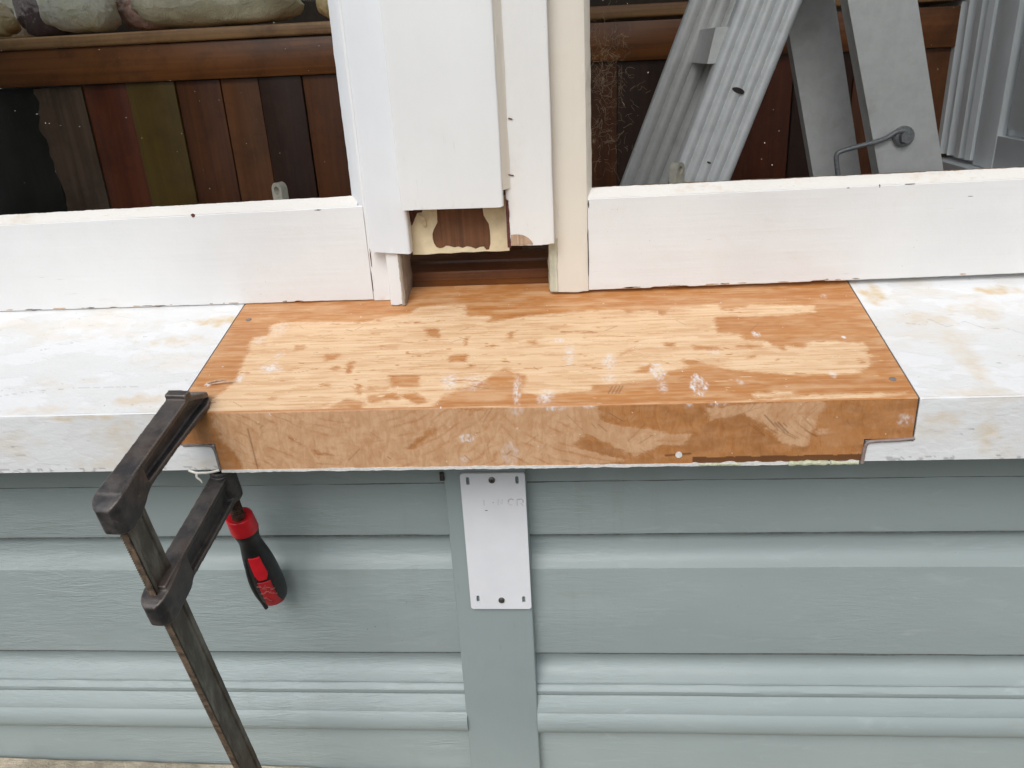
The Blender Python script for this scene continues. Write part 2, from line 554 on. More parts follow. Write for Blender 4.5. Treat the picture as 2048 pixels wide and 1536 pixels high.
def glass_mat():
    t = NT('old_window_glass')
    n, l = t.n, t.l
    tr = n.new('ShaderNodeBsdfTransparent'); tr.inputs[0].default_value = (0.965, 0.975, 0.97, 1)
    gl = n.new('ShaderNodeBsdfGlossy'); gl.inputs['Roughness'].default_value = 0.015
    df = n.new('ShaderNodeBsdfDiffuse'); df.inputs[0].default_value = (0.55, 0.53, 0.48, 1)
    fr = n.new('ShaderNodeFresnel'); fr.inputs[0].default_value = 1.5
    l.new(t.bump(t.noise((5, 5, 5), 2), 0.0006, 0.5), gl.inputs['Normal'])
    m1 = n.new('ShaderNodeMixShader'); l.new(fr.outputs[0], m1.inputs[0])
    l.new(tr.outputs[0], m1.inputs[1]); l.new(gl.outputs[0], m1.inputs[2])
    dust = t.ramp(t.noise((420, 420, 420), 2), [(0.77, 0.0), (0.82, 0.3)])
    film = t.ramp(t.noise((9, 9, 5), 5, 0.7), [(0.45, 0.0), (0.80, 0.010)])
    m2 = n.new('ShaderNodeMixShader')
    l.new(t.math('ADD', dust, film), m2.inputs[0])
    l.new(m1.outputs[0], m2.inputs[1]); l.new(df.outputs[0], m2.inputs[2])
    l.new(m2.outputs[0], n['Material Output'].inputs['Surface'])
    return t.m


M['glass'] = glass_mat()
M['flex'] = None

# ------------------------------------------------------------------ setting
def sheet(name, x0, x1, y0, y1, z, mat, kind='structure'):
    me = bpy.data.meshes.new(name)
    me.from_pydata([(x0, y0, z), (x1, y0, z), (x1, y1, z), (x0, y1, z)], [], [(0, 1, 2, 3)])
    o = link(name, me, mat, None, None)
    tag(o, None, None, None, kind)
    return o


def ground_mat():
    t = NT('short_grass_and_soil')
    a = t.noise((3, 3, 3), 8, 0.7)
    b = t.noise((60, 60, 60), 6, 0.7)
    col = t.mix(t.ramp(a, [(0.4, 0.0), (0.6, 1.0)]), (0.035, 0.048, 0.016), (0.065, 0.055, 0.035))
    col = t.mix(t.ramp(b, [(0.4, 0.0), (0.7, 0.6)]), col, (0.03, 0.045, 0.012))
    return t.done(col, 0.95, t.bump(b, 0.02))


sheet('ground', -120, 120, -120, 120, -1.15, ground_mat())

# hedge out of view, added so the panes mirror something dark
def hedge_mat():
    t = NT('dark_hedge_leaves')
    col = t.ramp(t.noise((3, 3, 3), 6, 0.7), [(0.35, (0.018, 0.030, 0.010)), (0.65, (0.05, 0.075, 0.025))])
    return t.done(col, 0.6)


hr = random.Random(2)
hedge = thing('added_hedge', 'dark green hedge out of view, added for the panes to mirror', 'hedge', (0, -8.6, -1.15))
hm = hedge_mat()
bm_h = MB()
sweep(bm_h, rrect(-9.1, -7.9, -1.15, 0.9, 0.25, 4), along(-14, 14, 0.3), lambda p, q, s_: (s_, p, q), lambda i, p, q, s_, k: (0.18 * n1(s_ * 2 + i, 3), 0.25 * n1(s_ * 1.3 + i * 2, 5) * (q > 0), 0))
bm_h.build('inner_twigs', hm, hedge, None)
lv = MB()
for k in range(9000):
    x = hr.uniform(-14, 14)
    if hr.random() < 0.7: c = Vector((x, -7.82 + hr.uniform(-0.1, 0.06), hr.uniform(-1.1, 0.95)))
    else: c = Vector((x, hr.uniform(-9.1, -7.85), 0.92 + hr.uniform(-0.08, 0.14)))
    a_ = Vector((hr.gauss(0, 1), hr.gauss(0, 1), hr.gauss(0, 1))).normalized()
    b_ = a_.orthogonal().normalized()
    L_ = hr.uniform(0.03, 0.07)
    k0 = len(lv.v)
    lv.v += [tuple(c - a_ * L_), tuple(c + b_ * L_ * 0.45), tuple(c + a_ * L_), tuple(c - b_ * L_ * 0.45)]
    lv.f.append((k0, k0 + 1, k0 + 2, k0 + 3))
o = lv.build('leaves', hm, hedge, None, False)
tag(o, kind='stuff')

M['int_floor'] = wood('interior_floor_boards', (0.10, 0.055, 0.028), (0.13, 0.072, 0.036), (0.05, 0.025, 0.012), 'y', 0.5)
M['int_wall'] = plain('dim_interior_plaster', (0.16, 0.15, 0.14), 0.9, 0.1, 20)
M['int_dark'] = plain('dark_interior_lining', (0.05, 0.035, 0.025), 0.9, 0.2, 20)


def slab(name, x0, x1, y0, y1, z0, z1, mat):
    o = box(MB(), x0, x1, y0, y1, z0, z1).build(name, mat, None, None)
    tag(o, kind='structure')
    return o


slab('interior_floor', -1.7, 0.9, 0.24, 2.3, -0.64, -0.60, M['int_floor'])
slab('ceiling', -1.9, 1.0, 1.60, 2.4, 1.80, 1.86, M['int_wall'])
sheet('added_rooflight', -1.9, 1.0, 0.16, 1.60, 1.82, M['glass'])  # unseen glass roof, put in to brighten the room from above
slab('wall_back', -1.75, 0.9, 2.3, 2.36, -0.64, 1.80, M['int_dark'])
slab('wall_left', -1.80, -1.75, 1.30, 2.36, -0.64, 1.80, M['int_wall'])
slab('wall_right', 0.725, 0.80, 0.24, 2.30, -0.64, 1.80, M['int_wall'])
slab('wall_above_window', -1.9, 1.0, 0.16, 0.24, 1.46, 1.80, M['siding'])
slab('wall_beside_window', -1.9, -0.95, 0.16, 0.24, -0.72, 1.46, M['siding'])
slab('wall_beside_window', 0.73, 1.0, 0.16, 0.24, -0.72, 1.46, M['siding'])
slab('wall_below_window', -0.95, 0.73, 0.151, 0.24, -0.72, 0.0, M['int_dark'])

# ------------------------------------------------------------------ weatherboard wall below the sill
XL0, XL1, XR0, XR1 = -1.40, -0.0915, -0.0142, 1.20
wall = thing('weatherboard_wall', 'sage grey painted weatherboard wall under the window sill', 'wall', (-0.05, 0.05, -0.62))
box(MB(), -1.4, 1.2, 0.119, 0.1500, -0.72, -0.055).build('sheathing', M['int_dark'], wall, None)


def bez(a, b, n, shape):
    out = []
    for k in range(n + 1):
        u = k / n
        out.append((a[0] + (b[0] - a[0]) * shape(u), a[1] + (b[1] - a[1]) * u))
    return out


cove = lambda u: u ** 3.0
# profiles as (y, z) from the top edge down the face, then back up behind
P_under = [(0.0873, -0.0770), (0.0873, -0.1177), (0.0884, -0.1199), (0.0943, -0.1202)]
P_A = [(0.0992, -0.1188), (0.0943, -0.1205), (0.0938, -0.1530), (0.0927, -0.1791), (0.0933, -0.1822), (0.0954, -0.1832)]
P_B = [(0.1041, -0.1813), (0.1038, -0.1950)] + bez((0.1036, -0.1975), (0.0905, -0.2220), 8, cove) + \
      [(0.0902, -0.2258), (0.0898, -0.2671), (0.0891, -0.3258), (0.0897, -0.3288), (0.0920, -0.3299)]
P_C = [(0.1040, -0.3279), (0.1034, -0.3399)] + bez((0.1030, -0.3420), (0.0873, -0.3665), 7, cove) + \
      [(0.0867, -0.3681), (0.0884, -0.3703), (0.0878, -0.3716), (0.0854, -0.3733), (0.0835, -0.3763), (0.0835, -0.3795),
       (0.0846, -0.3820), (0.0859, -0.3836), (0.0840, -0.3861), (0.0794, -0.3931), (0.0770, -0.3986), (0.0767, -0.4002),
       (0.0781, -0.4016), (0.0770, -0.4031), (0.0742, -0.4067), (0.0724, -0.4127), (0.0724, -0.4192), (0.0742, -0.4252),
       (0.0781, -0.4295), (0.0846, -0.4314)]
P_D = [(0.0927, -0.4295), (0.0891, -0.4306), (0.0884, -0.4328), (0.0884, -0.4789), (0.0884, -0.6962)]


def board(name, prof, x0, x1, seed):
    back = [(0.1185, prof[-1][1]), (0.1185, prof[0][1])]
    pr = prof + back
    nf = len(prof)

    def jit(i, p, q, s, k):
        if i >= nf: return (0, 0, 0)
        a = 0.0009 * n1(s * 7, seed) + 0.0004 * n1(s * 60 + i * 3.1, seed + 5)
        z = 0.0016 * n1(s * 3.3, seed + 2) + (0.0006 * n1(s * 45, seed + 9 + i % 3) if i in (0, nf - 1, nf - 2) else 0)
        return (a, z, 0)
    return sweep(MB(), pr, along(x0, x1, 0.012), lambda p, q, s: (s, p, q), jit).build(name, M['siding'], wall, 28)


for k, (x0, x1) in enumerate(((XL0, XL1), (XR0, XR1))):
    for j, pr in enumerate((P_under, P_A, P_B, P_C, P_D)):
        board('siding_board', pr, x0, x1, 11 + 31 * k + 7 * j)

M['joint'] = plain('lap_shadow', (0.115, 0.128, 0.120), 0.9, 0.3, 200)  # shadow line under each board lap, put in as a dark strip
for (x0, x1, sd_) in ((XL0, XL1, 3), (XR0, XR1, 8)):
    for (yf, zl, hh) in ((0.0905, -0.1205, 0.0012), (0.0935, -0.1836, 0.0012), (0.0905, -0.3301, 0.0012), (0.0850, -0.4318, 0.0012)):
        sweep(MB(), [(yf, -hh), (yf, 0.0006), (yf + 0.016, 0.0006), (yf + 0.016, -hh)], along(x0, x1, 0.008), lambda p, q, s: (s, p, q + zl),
              lambda i, p, q, s, k: (0, (0.0012 * n1(s * 18, sd_ + int(zl * -900)) + 0.0008 * n1(s * 90, sd_ + 2)) if i in (0, 3) else 0, 0)).build('lap_shadow_strip', M['joint'], wall, None)

# vertical batten
pr = rrect(-0.0924, -0.0138, 0.0764, 0.1184, 0.0018, 3)
sweep(MB(), pr, along(-0.71, -0.0560, 0.012), lambda p, q, s: (p, q, s),
      lambda i, p, q, s, k: (0.0007 * n1(s * 9 + (3 if p > -0.05 else 0), 3), 0.0005 * n1(s * 25 + p * 90, 8), 0)
      ).build('batten', white_paint('sage_batten_paint', (0.305, 0.358, 0.354), 'z', 0.10, (0.24, 0.20, 0.15), 0.0004, 0.45, 0.6), wall, 28)
# staple holes and knocks in the batten
for (x, z) in ((-0.0938, -0.1058),):
    box(MB(), x - 0.0022, x + 0.0022, 0.0742, 0.0775, z - 0.004, z + 0.004, 0.0006).build('rusty_staple', M['dark_gap'], wall)

# stone ledge at the foot of the wall, slightly out of level
mb = MB()
sweep(mb, rrect(-0.02, 0.0860, -0.60, -0.4857, 0.006, 3), along(-1.4, 1.2, 0.02), lambda p, q, s: (s, p, q - 0.024 * (s + 0.63)),
      lambda i, p, q, s, k: (0.004 * n1(s * 20 + i, 4), 0.004 * n1(s * 26 + i * 2.3, 6), 0))
o = mb.build('foundation_ledge', M['ledge'], None, 30)
tag(o, 'weathered beige stone ledge along the foot of the weatherboard wall', 'ledge')

# ------------------------------------------------------------------ sills: nose and slope carry a painted wear map
def inside(X, Y, poly):
    c = np.zeros(X.shape, bool)
    n = len(poly)
    for i in range(n):
        x1, y1 = poly[i]; x2, y2 = poly[(i + 1) % n]
        if y1 == y2: continue
        t = ((y1 > Y) != (y2 > Y)) & (X < (x2 - x1) * (Y - y1) / (y2 - y1) + x1)
        c ^= t
    return c


def strokes(X, Y, segs):
    d = np.zeros(X.shape)
    for (x1, y1, x2, y2, w, a) in segs:
        dx, dy = x2 - x1, y2 - y1
        L = dx * dx + dy * dy + 1e-9
        t = np.clip(((X - x1) * dx + (Y - y1) * dy) / L, 0, 1)
        dist = np.hypot(X - x1 - t * dx, Y - y1 - t * dy)
        d = np.maximum(d, a * np.clip(1.3 - dist / w, 0, 1))
    return d


MAIN = [(-277, 3), (-274, 19), (-263, 42), (-267, 89), (-272, 118), (-257, 121), (-261, 143), (-236, 146), (-178, 142), (-167, 140), (-154, 148), (-125, 155), (-116, 169), (-72, 170), (-68, 148), (-43, 147), (-48, 132), (-22, 141), (-7, 145), (33, 149), (82, 152), (85, 143), (95, 149), (114, 146), (117, 136), (126, 151), (173, 156), (172, 146), (198, 149), (202, 153), (260, 147), (258, 136), (221, 130), (166, 133), (163, 104), (184, 100), (184, 90), (203, 90), (215, 71), (221, 81), (231, 74), (243, 88), (285, 81), (281, 48), (266, 35), (222, 34), (174, 43), (156, 49), (137, 61), (128, 59), (131, 50), (116, 46), (100, 33), (20, 23), (-2, 18), (-9, 20), (-6, 42), (-26, 57), (-41, 38), (-74, 17), (-84, -3), (-310, -3)]
ISL = [[(-126, 48), (-99, 48), (-97, 30), (-121, 30)], [(-166, 51), (-168, 72), (-162, 73), (-161, 54)], [(-182, 65), (-175, 66), (-174, 59), (-180, 59)], [(-153, 37), (-147, 36), (-145, 19), (-150, 20)], [(-168, 3), (-139, 1), (-140, 12), (-157, 15)], [(-106, 125), (-90, 124), (-90, 106), (-101, 111)], [(-66, 108), (-62, 111), (-63, 95), (-66, 92)], [(-25, 115), (-18, 119), (-22, 102), (-25, 102)], [(-8, 100), (2, 98), (1, 93), (-7, 95)], [(-76, 78), (-61, 79), (-60, 67), (-76, 68)], [(-59, 63), (-52, 62), (-52, 58), (-58, 58)], [(-193, 84), (-178, 85), (-179, 77), (-190, 73)], [(-227, 103), (-215, 102), (-214, 94), (-224, 94)], [(-143, 32), (-123, 31), (-127, 27), (-141, 28)], [(-187, 39), (-176, 37), (-175, 32), (-181, 34)], [(-112, 19), (-101, 24), (-85, 7), (-95, 5)], [(-224, 20), (-216, 20), (-216, 17), (-223, 17)], [(-140, 20), (-115, 23), (-111, 13), (-135, 9)], [(65, 84), (73, 73), (89, 85), (75, 70)], [(84, 46), (100, 57), (101, 50), (94, 42)], [(138, 85), (158, 81), (167, 75), (139, 77)], [(176, 83), (199, 83), (199, 79), (176, 78)], [(11, 122), (22, 119), (19, 117), (12, 118)], [(114, 90), (125, 91), (123, 82), (115, 84)], [(187, 66), (191, 65), (188, 61), (181, 62)]]
PALE2 = [[(145, -4), (223, 7), (299, 7), (272, 1), (192, -3)], [(176, 11), (212, 13), (209, 7), (178, 4)], [(-3, 26), (49, 27), (48, 19), (1, 15)]]
SMEAR = [(136, 23, 7, 14, 1), (105, 45, 6, 13, 1), (107, 22, 5, 12, 0.5), (65, 64, 7, 13, 0.7), (64, 37, 7, 8, 0.5), (31, 75, 6, 19, 0.6), (21, 99, 6, 4, 1), (155, 73, 6, 6, 0.6), (12, 14, 7, 12, 0.6), (197, 100, 4, 5, 0.9), (270, 91, 2, 3, 1.5), (246, 34, 3, 6, 0.8), (272, 165, 3, 6, 0.5), (170, 27, 3, 5, 0.6), (-237, 64, 11, 9, 0.8), (-236, 86, 5, 7, 0.5), (-261, 49, 5, 9, 0.6), (-71, 36, 8, 13, 0.8), (-13, 20, 4, 25, 0.7), (9, 9, 6, 11, 0.7), (-50, 35, 12, 13, 0.4), (-287, 40, 3, 4, 1.2), (-249, 132, 9, 15, 0.35), (-263, 113, 7, 8, 0.4)]
FPALE = [[(-251, 3), (15, 6), (54, 3), (54, -3), (55, -15), (73, -19), (127, -29), (124, -37), (98, -40), (78, -51), (47, -56), (-4, -56), (-73, -56), (-201, -56), (-247, -56), (-255, -43), (-263, -26), (-270, -13), (-266, 2)], [(139, -4), (222, -1), (233, -3), (224, -24), (220, -41), (201, -39), (187, -22), (170, -11), (141, -17)], [(227, -26), (240, -27), (239, -30), (229, -30)]]
FDARK = [[(-108, -37), (-82, -17), (-79, -19), (-89, -29), (-105, -40)], [(-71, 0), (-53, -1), (-15, -2), (-53, -3)], [(-208, -20), (-189, -37), (-162, -42), (-183, -41), (-206, -25)], [(31, -35), (44, -26), (84, -49), (78, -52), (39, -39)]]
FSMEAR = [(-55, -28, 6, 4, 0.8), (-20, -42, 7, 10, 0.45), (-60, -48, 5, 5, 0.4), (-12, -3, 6, 5, 0.5), (18, -2, 10, 3, 0.9), (45, 0, 8, 3, 1), (149, -1, 8, 3, 0.7), (294, -19, 7, 6, 0.6), (125, -3, 4, 3, 0.9)]


def smear(X, V, L):
    g = np.zeros(X.shape)
    for k, (x, v, rx, rv, a) in enumerate(L):
        u = (X - x) / rx + 0.7 * (fbm(X / 5, V / 6, 80 + k, 3) - 0.5); w = (V - v) / rv + 0.7 * (fbm(X / 5, V / 6, 120 + k, 3) - 0.5)
        r = np.sqrt(u * u + w * w)
        body = np.clip((1.15 - r) * 3, 0, 1) * (0.30 + 0.7 * np.clip(r, 0, 1) ** 2)
        if k > 1: body = np.clip(1.1 - r, 0, 1) ** 0.8
        tex = np.clip(fbm(X / (1.0 + 0.5 * (k % 3)) + 7 * k, V / (3.2 - 0.8 * (k % 3)), 40 + k, 3) * 4.2 - 1.75, 0, 1)
        g = np.maximum(g, 1.35 * a * body * (0.14 + 0.86 * tex))
    return np.clip(g, 0, 1)


def wear_insert(X, V, front):
    """X, V in mm; V is the distance up the slope, or the height on the front (negative)"""
    m_s = np.zeros(X.shape); f_s = np.zeros(X.shape)
    fl = fbm(X / 13, V / 3.4, 21, 3); lo = fbm(X / 60, V / 30, 22, 2)
    fl2 = fbm(X / 16, V / 1.8, 23, 3); lo2 = fbm(X / 50, V / 25, 24, 2)
    bx, bv = 3.2 * (fbm(X / 9, V / 3, 1) - 0.5) * 2, 2.2 * (fbm(X / 7, V / 4, 3) - 0.5) * 2
    N = 5
    for q in range(N):
        wx = X + bx + 4.2 * (fbm(X / 3.2, V / 0.9, 200 + q, 2) - 0.5) * 2
        wv = V + bv + 1.7 * (fbm(X / 4.5, V / 1.1, 220 + q, 2) - 0.5) * 2 + 0.7 * (q - 2)
        m = inside(wx, wv, MAIN)
        for p in PALE2: m |= inside(wx, wv, p)
        for p in ISL: m &= ~inside(wx, wv, p)
        off = 0.012 * (q - 2)
        m &= ~((fl > 0.79 - 0.03 * (V < 60) + off) & (lo > 0.45))
        m |= (fl2 > 0.80 + off) & (lo2 > 0.5) & (V < 60) & (X > -290)
        m_s += m / N
        f = np.zeros(X.shape, bool)
        fx = X + 3.0 * (fbm(X / 10, V / 6, 5) - 0.5) * 2 + 4.0 * (fbm(X / 3, V / 2, 240 + q, 2) - 0.5) * 2
        fv = V + 2.2 * (fbm(X / 8, V / 5, 6) - 0.5) * 2 + 2.2 * (fbm(X / 3, V / 2, 260 + q, 2) - 0.5) * 2
        for p in FPALE: f |= inside(fx, fv, p)
        for p in FDARK: f &= ~inside(fx, fv, p)
        f_s += f / N
    m, f = m_s, f_s
    half = np.clip((fbm(X / 26, V / 8, 305, 4) - 0.46) * 4, 0, 1)          # half worn places
    m = np.clip(m * (1 - 0.20 * half) + (1 - m) * 0.30 * np.clip((fbm(X / 34, V / 9, 307, 4) - 0.50) * 5, 0, 1), 0, 1)
    # varnish still sitting in the grain, thin scuffs through it elsewhere
    grain = np.clip((fbm(X / 38, V / 0.9, 301, 3) - 0.50) * 5, 0, 1)
    zone = np.clip((fbm(X / 55, V / 22, 302, 3) - 0.36) * 5, 0, 1)
    m = np.clip(m - 0.28 * grain * zone * m + 0.22 * (1 - m) * np.clip((fbm(X / 30, V / 1.1, 303, 3) - 0.55) * 6, 0, 1), 0, 1)
    # arcs of the growth rings on the sawn nose
    ring = np.minimum(np.hypot((X + 150) * 0.72, V - 42), np.hypot((X - 95) * 0.72, V - 46)) + 9 * fbm(X / 30, V / 10, 7)
    arcs = np.clip(np.sin(ring / 1.1) * 2.2 - 1.1, 0, 1) * np.clip((fbm(X / 22, V / 10, 9, 3) - 0.42) * 5, 0, 1)
    mottle = np.where(front, 0.42 * arcs + 0.20 * (fbm(X / 6, V / 6, 30, 4) > 0.58), 0.30 * (fbm(X / 22, V / 2.2, 31, 4) > 0.60))
    edge = np.where(front, f, m).astype(float)
    soft = edge * (1.0 - mottle) * np.where(front, 0.9, 1.0)
    soft += (1 - edge) * (0.16 * np.clip((fbm(X / 12, V / 4, 33, 4) - 0.45) * 4, 0, 1) + 0.10 * (front & (fbm(X / 5, V / 7, 35, 3) > 0.55)))
    g = np.where(front, smear(X, V, FSMEAR), smear(X, V, SMEAR))
    g = np.maximum(g, 0.9 * (fbm(X / 1.9, V / 2.4, 50, 2) > 0.925))
    rs = random.Random(5)
    segs = []
    for _ in range(46):
        x = rs.uniform(-260, 260); v = rs.uniform(8, 150); an = rs.uniform(-0.7, 0.7); L = rs.uniform(2, 13)
        segs.append((x, v, x + L * math.cos(an), v + L * math.sin(an) * 1.5, rs.uniform(0.25, 0.5), rs.uniform(0.2, 0.65)))
    for x0 in (62, 65, 68, 70.5):
        segs.append((x0, 15, x0 + 4, 25, 0.6, 0.7))
    bt = strokes(X, V, segs)
    segs = []
    for _ in range(34):
        x = rs.uniform(-260, 250); v = rs.uniform(-48, -6); an = rs.choice((-0.75, 0.7, -0.6, 0.85)) + rs.uniform(-.2, .2); L = rs.uniform(3, 22)
        segs.append((x, v, x + L * math.cos(an), v - abs(L * math.sin(an)) * (1 if an < 0 else -1), rs.uniform(0.3, 0.55), rs.uniform(0.2, 0.6)))
    for k in range(13):
        xx = 172 + 3.6 * k + rs.uniform(-2, 2); zz = -12 - rs.uniform(0, 10); ll = rs.uniform(6, 22)
        segs.append((xx, zz, xx + ll * 0.45, zz - ll * 0.5, rs.uniform(0.3, 0.8), rs.uniform(0.2, 0.7)))
        segs.append((xx + ll * 0.45, zz - ll * 0.5, xx + ll * 0.95, zz - ll * 0.8, rs.uniform(0.3, 0.7), rs.uniform(0.2, 0.6)))
    segs += [(-240, -16, -238, -54, 0.8, 0.6), (108, -47, 128, -45.5, 1.0, 0.9)]
    bf = strokes(X, V, segs)
    dk = np.where(front, np.maximum(bf, 0.22 * (1 - f) * np.clip((fbm(X / 18, V / 7, 60, 4) - 0.45) * 4, 0, 1)), bt)
    # shade of the open gap along the bottom edge, painted as a dark band
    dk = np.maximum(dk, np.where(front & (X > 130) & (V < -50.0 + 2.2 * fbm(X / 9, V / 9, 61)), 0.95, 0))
    return soft, g, np.clip(dk, 0, 1)


def stains(X, V, seed, spots):
    s = np.zeros(X.shape)
    for (x, v, rx, rv, a) in spots:
        u = (X - x) / rx + 0.9 * (fbm(X / 9, V / 9, seed) - 0.5) * 2; w = (V - v) / rv + 0.9 * (fbm(X / 9, V / 7, seed + 1) - 0.5) * 2
        s = np.maximum(s, a * np.clip(1.25 - np.sqrt(u * u + w * w), 0, 1))
    return s


def wear_old(seed, spots, fspots, curves):
    def fn(X, V, front):
        s = np.where(front, stains(X, V, seed, fspots), stains(X, V, seed, spots))
        s = np.maximum(np.where(front, 0.7, 1.0) * s * (0.45 + 0.75 * fbm(X / 5, V / 4, seed + 3, 3)), 0.22 * np.clip((fbm(X / 45, V / 26, seed + 4, 5) - 0.58) * 6, 0, 1))
        patch = np.clip((fbm(X / 32, V / 18, seed + 6, 5) - 0.47) * 14, 0, 1)
        rs = random.Random(seed)
        segs = []
        for _ in range(90):
            x = rs.uniform(X.min(), X.max()); v = rs.uniform(5, 190); an = rs.uniform(-0.5, 0.5); L = rs.uniform(1, 9)
            segs.append((x, v, x + L * math.cos(an), v + L * math.sin(an), rs.uniform(0.25, 0.55), rs.uniform(0.15, 0.6)))
        for c in curves:
            for (p, q) in zip(c[:-1], c[1:]): segs.append((*p, *q, 0.5, 0.45))
        d = strokes(X, V, segs)
        d = np.where(front, strokes(X, V, [(x, -v * 0.25, x2, -v2 * 0.25, w, a) for (x, v, x2, v2, w, a) in segs[:50]]), d)
        d *= (fbm(X / 3, V / 3, seed + 8, 2) > 0.38)
        d = np.maximum(d, 0.5 * (front & (V < -51.5) & (fbm(X / 5, V / 3, seed + 9) > 0.6)))
        return np.clip(s, 0, 1), patch * np.where(front, 0.4, 0.8), d
    return fn


def sill_piece(name, x0, x1, step, clampf, wear, mat, parent=None, depth=0.204, vstep=0.0008, seed=1, cuts=()):
    """clampf(x)->(top limit z or None, bottom limit z or None) for notches"""
    path = []                                           # (y, z, v, front)
    nv = int(depth / vstep)
    for k in range(nv + 1):
        y = depth * (1 - k / nv) + 0.0016 * (k / nv)
        path.append((y, y * TS, y / CS, 0))
    for k in range(1, 4):                               # eased arris
        a = k / 4 * math.pi / 2
        path.append((0.0016 - 0.0016 * math.sin(a), 0.0016 * TS - 0.0016 * (1 - math.cos(a)), 0.3, 0))
    nf = int(SILL_H / vstep)
    for k in range(nf + 1):
        z = -0.0013 - (SILL_H - 0.0013) * k / nf
        path.append((0.0, z, z, 1))
    for k in range(1, 5):
        path.append((0.130 * k / 4, -SILL_H, -SILL_H, 1))
    xs = list(np.linspace(x0, x1, max(2, int((x1 - x0) / step) + 1)))
    cols = [(x, x) for x in xs]
    for c in cuts: cols += [(c - 1e-5, c), (c + 1e-5, c)]
    cols.sort()
    P = np.array(path)
    n = len(P); m = len(cols)
    V = np.zeros((m, n, 3)); ATT = np.zeros((m, n, 2))
    for k, (xk, xr) in enumerate(cols):
        y, z = P[:, 0].copy(), P[:, 1].copy()
        hi, lo = clampf(xk)
        if lo is not None: z = np.where(z < lo, lo, z)
        if hi is not None: z = np.where(z > hi, hi, z)
        wob = 0.00045 * (vnoise(np.array([xr * 14]), np.array([2.0]), seed)[0] - 0.5)
        V[k, :, 0] = xr; V[k, :, 1] = y + wob * (P[:, 3] > 0); V[k, :, 2] = z + wob
        ATT[k, :, 0] = xr * 1000; ATT[k, :, 1] = P[:, 2] * 1000
    idx = np.arange(m * n).reshape(m, n)
    a = idx[:-1, :-1].ravel(); b = idx[1:, :-1].ravel(); c = idx[1:, 1:].ravel(); d = idx[:-1, 1:].ravel()
    Vf = V.reshape(-1, 3)
    area = np.linalg.norm(np.cross(Vf[c] - Vf[a], Vf[d] - Vf[b]), axis=1)
    ok = area > 1e-10
    F = np.stack([a, d, c, b], 1)[ok]
    # end caps and back: closed fan of the profile
    faces = F.tolist()
    bl = len(Vf)
    extra = [(cols[0][1], depth, -SILL_H), (cols[-1][1], depth, -SILL_H)]
    capA = list(idx[0, :]) + [bl]; capB = list(idx[-1, :])[::-1] + [bl + 1]
    faces.append(capA); faces.append(capB)
    Vall = np.vstack([Vf, np.array(extra)])
    me = bpy.data.meshes.new(name)
    me.from_pydata(Vall.tolist(), [], faces)
    X = ATT.reshape(-1, 2)[:, 0]; VV = ATT.reshape(-1, 2)[:, 1]
    fr = np.tile(P[:, 3] > 0, m)
    r, g, bb = wear(X, VV, fr)
    colr = np.ones((len(Vall), 4)); colr[:len(X), 0] = r; colr[:len(X), 1] = g; colr[:len(X), 2] = bb; colr[:len(X), 3] = fr
    at = me.attributes.new('wear', 'FLOAT_COLOR', 'POINT')
    at.data.foreach_set('color', colr.astype(np.float32).ravel())
    me.update()
    return link(name, me, mat, parent, 40)


IL, IR = -0.3005, 0.3015        # ends of the repair block
NL, NR = -0.2712, 0.2645        # inner ends of the notches
ZNL, ZNR = -0.0298, -0.0352     # heights of the notches

block = thing('sill_repair_block', 'bare pine block spliced into the window sill, orange varnish half sanded off', 'sill block', (0, 0.08, -SILL_H))
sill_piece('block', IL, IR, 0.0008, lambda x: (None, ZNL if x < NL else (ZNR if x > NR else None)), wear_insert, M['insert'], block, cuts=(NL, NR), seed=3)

lt = sill_piece('window_sill', -1.20, NL - 0.0014, 0.0016,
                lambda x: (ZNL - 0.0014 if x > IL - 0.0014 else None, None),
                wear_old(70, [(-560, 95, 20, 22, 1.0), (-318, 150, 26, 10, 1.0), (-345, 115, 30, 9, 0.6), (-340, 20, 26, 8, .6), (-430, 8, 40, 6, .35), (-450, 150, 70, 12, .35)],
                         [(-395, -3, 16, 3, 1.0), (-365, -2, 16, 3, 1.0), (-350, -25, 22, 20, 0.55), (-372, -48, 26, 9, 0.5)],
                         [[(-640, 28), (-560, 26), (-500, 24), (-450, 36), (-410, 40), (-350, 40)], [(-372, -10), (-350, -18)]]),
                M['oldsill'], None, cuts=(IL - 0.0014,), vstep=0.0014, seed=9)
tag(lt, 'old white painted sill with beige stains, on the side where the clamp is fixed', 'sill')
rt = sill_piece('window_sill', NR + 0.0022, 1.05, 0.0016,
                lambda x: (ZNR - 0.0022 if x < IR + 0.0014 else None, None),
                wear_old(90, [(318, 165, 12, 20, 1.0), (430, 165, 22, 8, 1.0), (345, 118, 26, 14, .5), (400, 130, 30, 14, .6), (360, 60, 12, 60, .45), (345, 5, 30, 6, .5)],
                         [(325, -18, 18, 6, .8), (358, -33, 10, 14, .8), (320, -30, 14, 8, .4)],
                         [[(330, 112), (345, 108), (352, 118), (362, 104), (380, 112), (392, 100), (410, 98), (425, 84)], [(395, 60), (415, 48), (430, 40)], [(440, 120), (452, 128), (446, 134)]]),
                M['oldsill'], None, cuts=(IR + 0.0014,), vstep=0.0014, seed=12)
tag(rt, 'old white painted sill with scuffs and tan stains, sealant bead in its notch', 'sill')

# joint fillers along both cuts, set back a little
for xc, m_, nm in ((IL - 0.0007, 'grey_gap', 'joint_filler'), (IR + 0.0007, 'dark_gap', 'joint_filler')):
    mb = MB()
    prf = [(0.0012, -0.001), (0.202, 0.202 * TS - 0.0010), (0.202, -0.02), (0.0012, -0.033)]
    prism(mb, prf, lambda p, q, w: (w, p, q), xc - 0.0007, xc + 0.0007)
    mb.build(nm, M[m_], block, None)
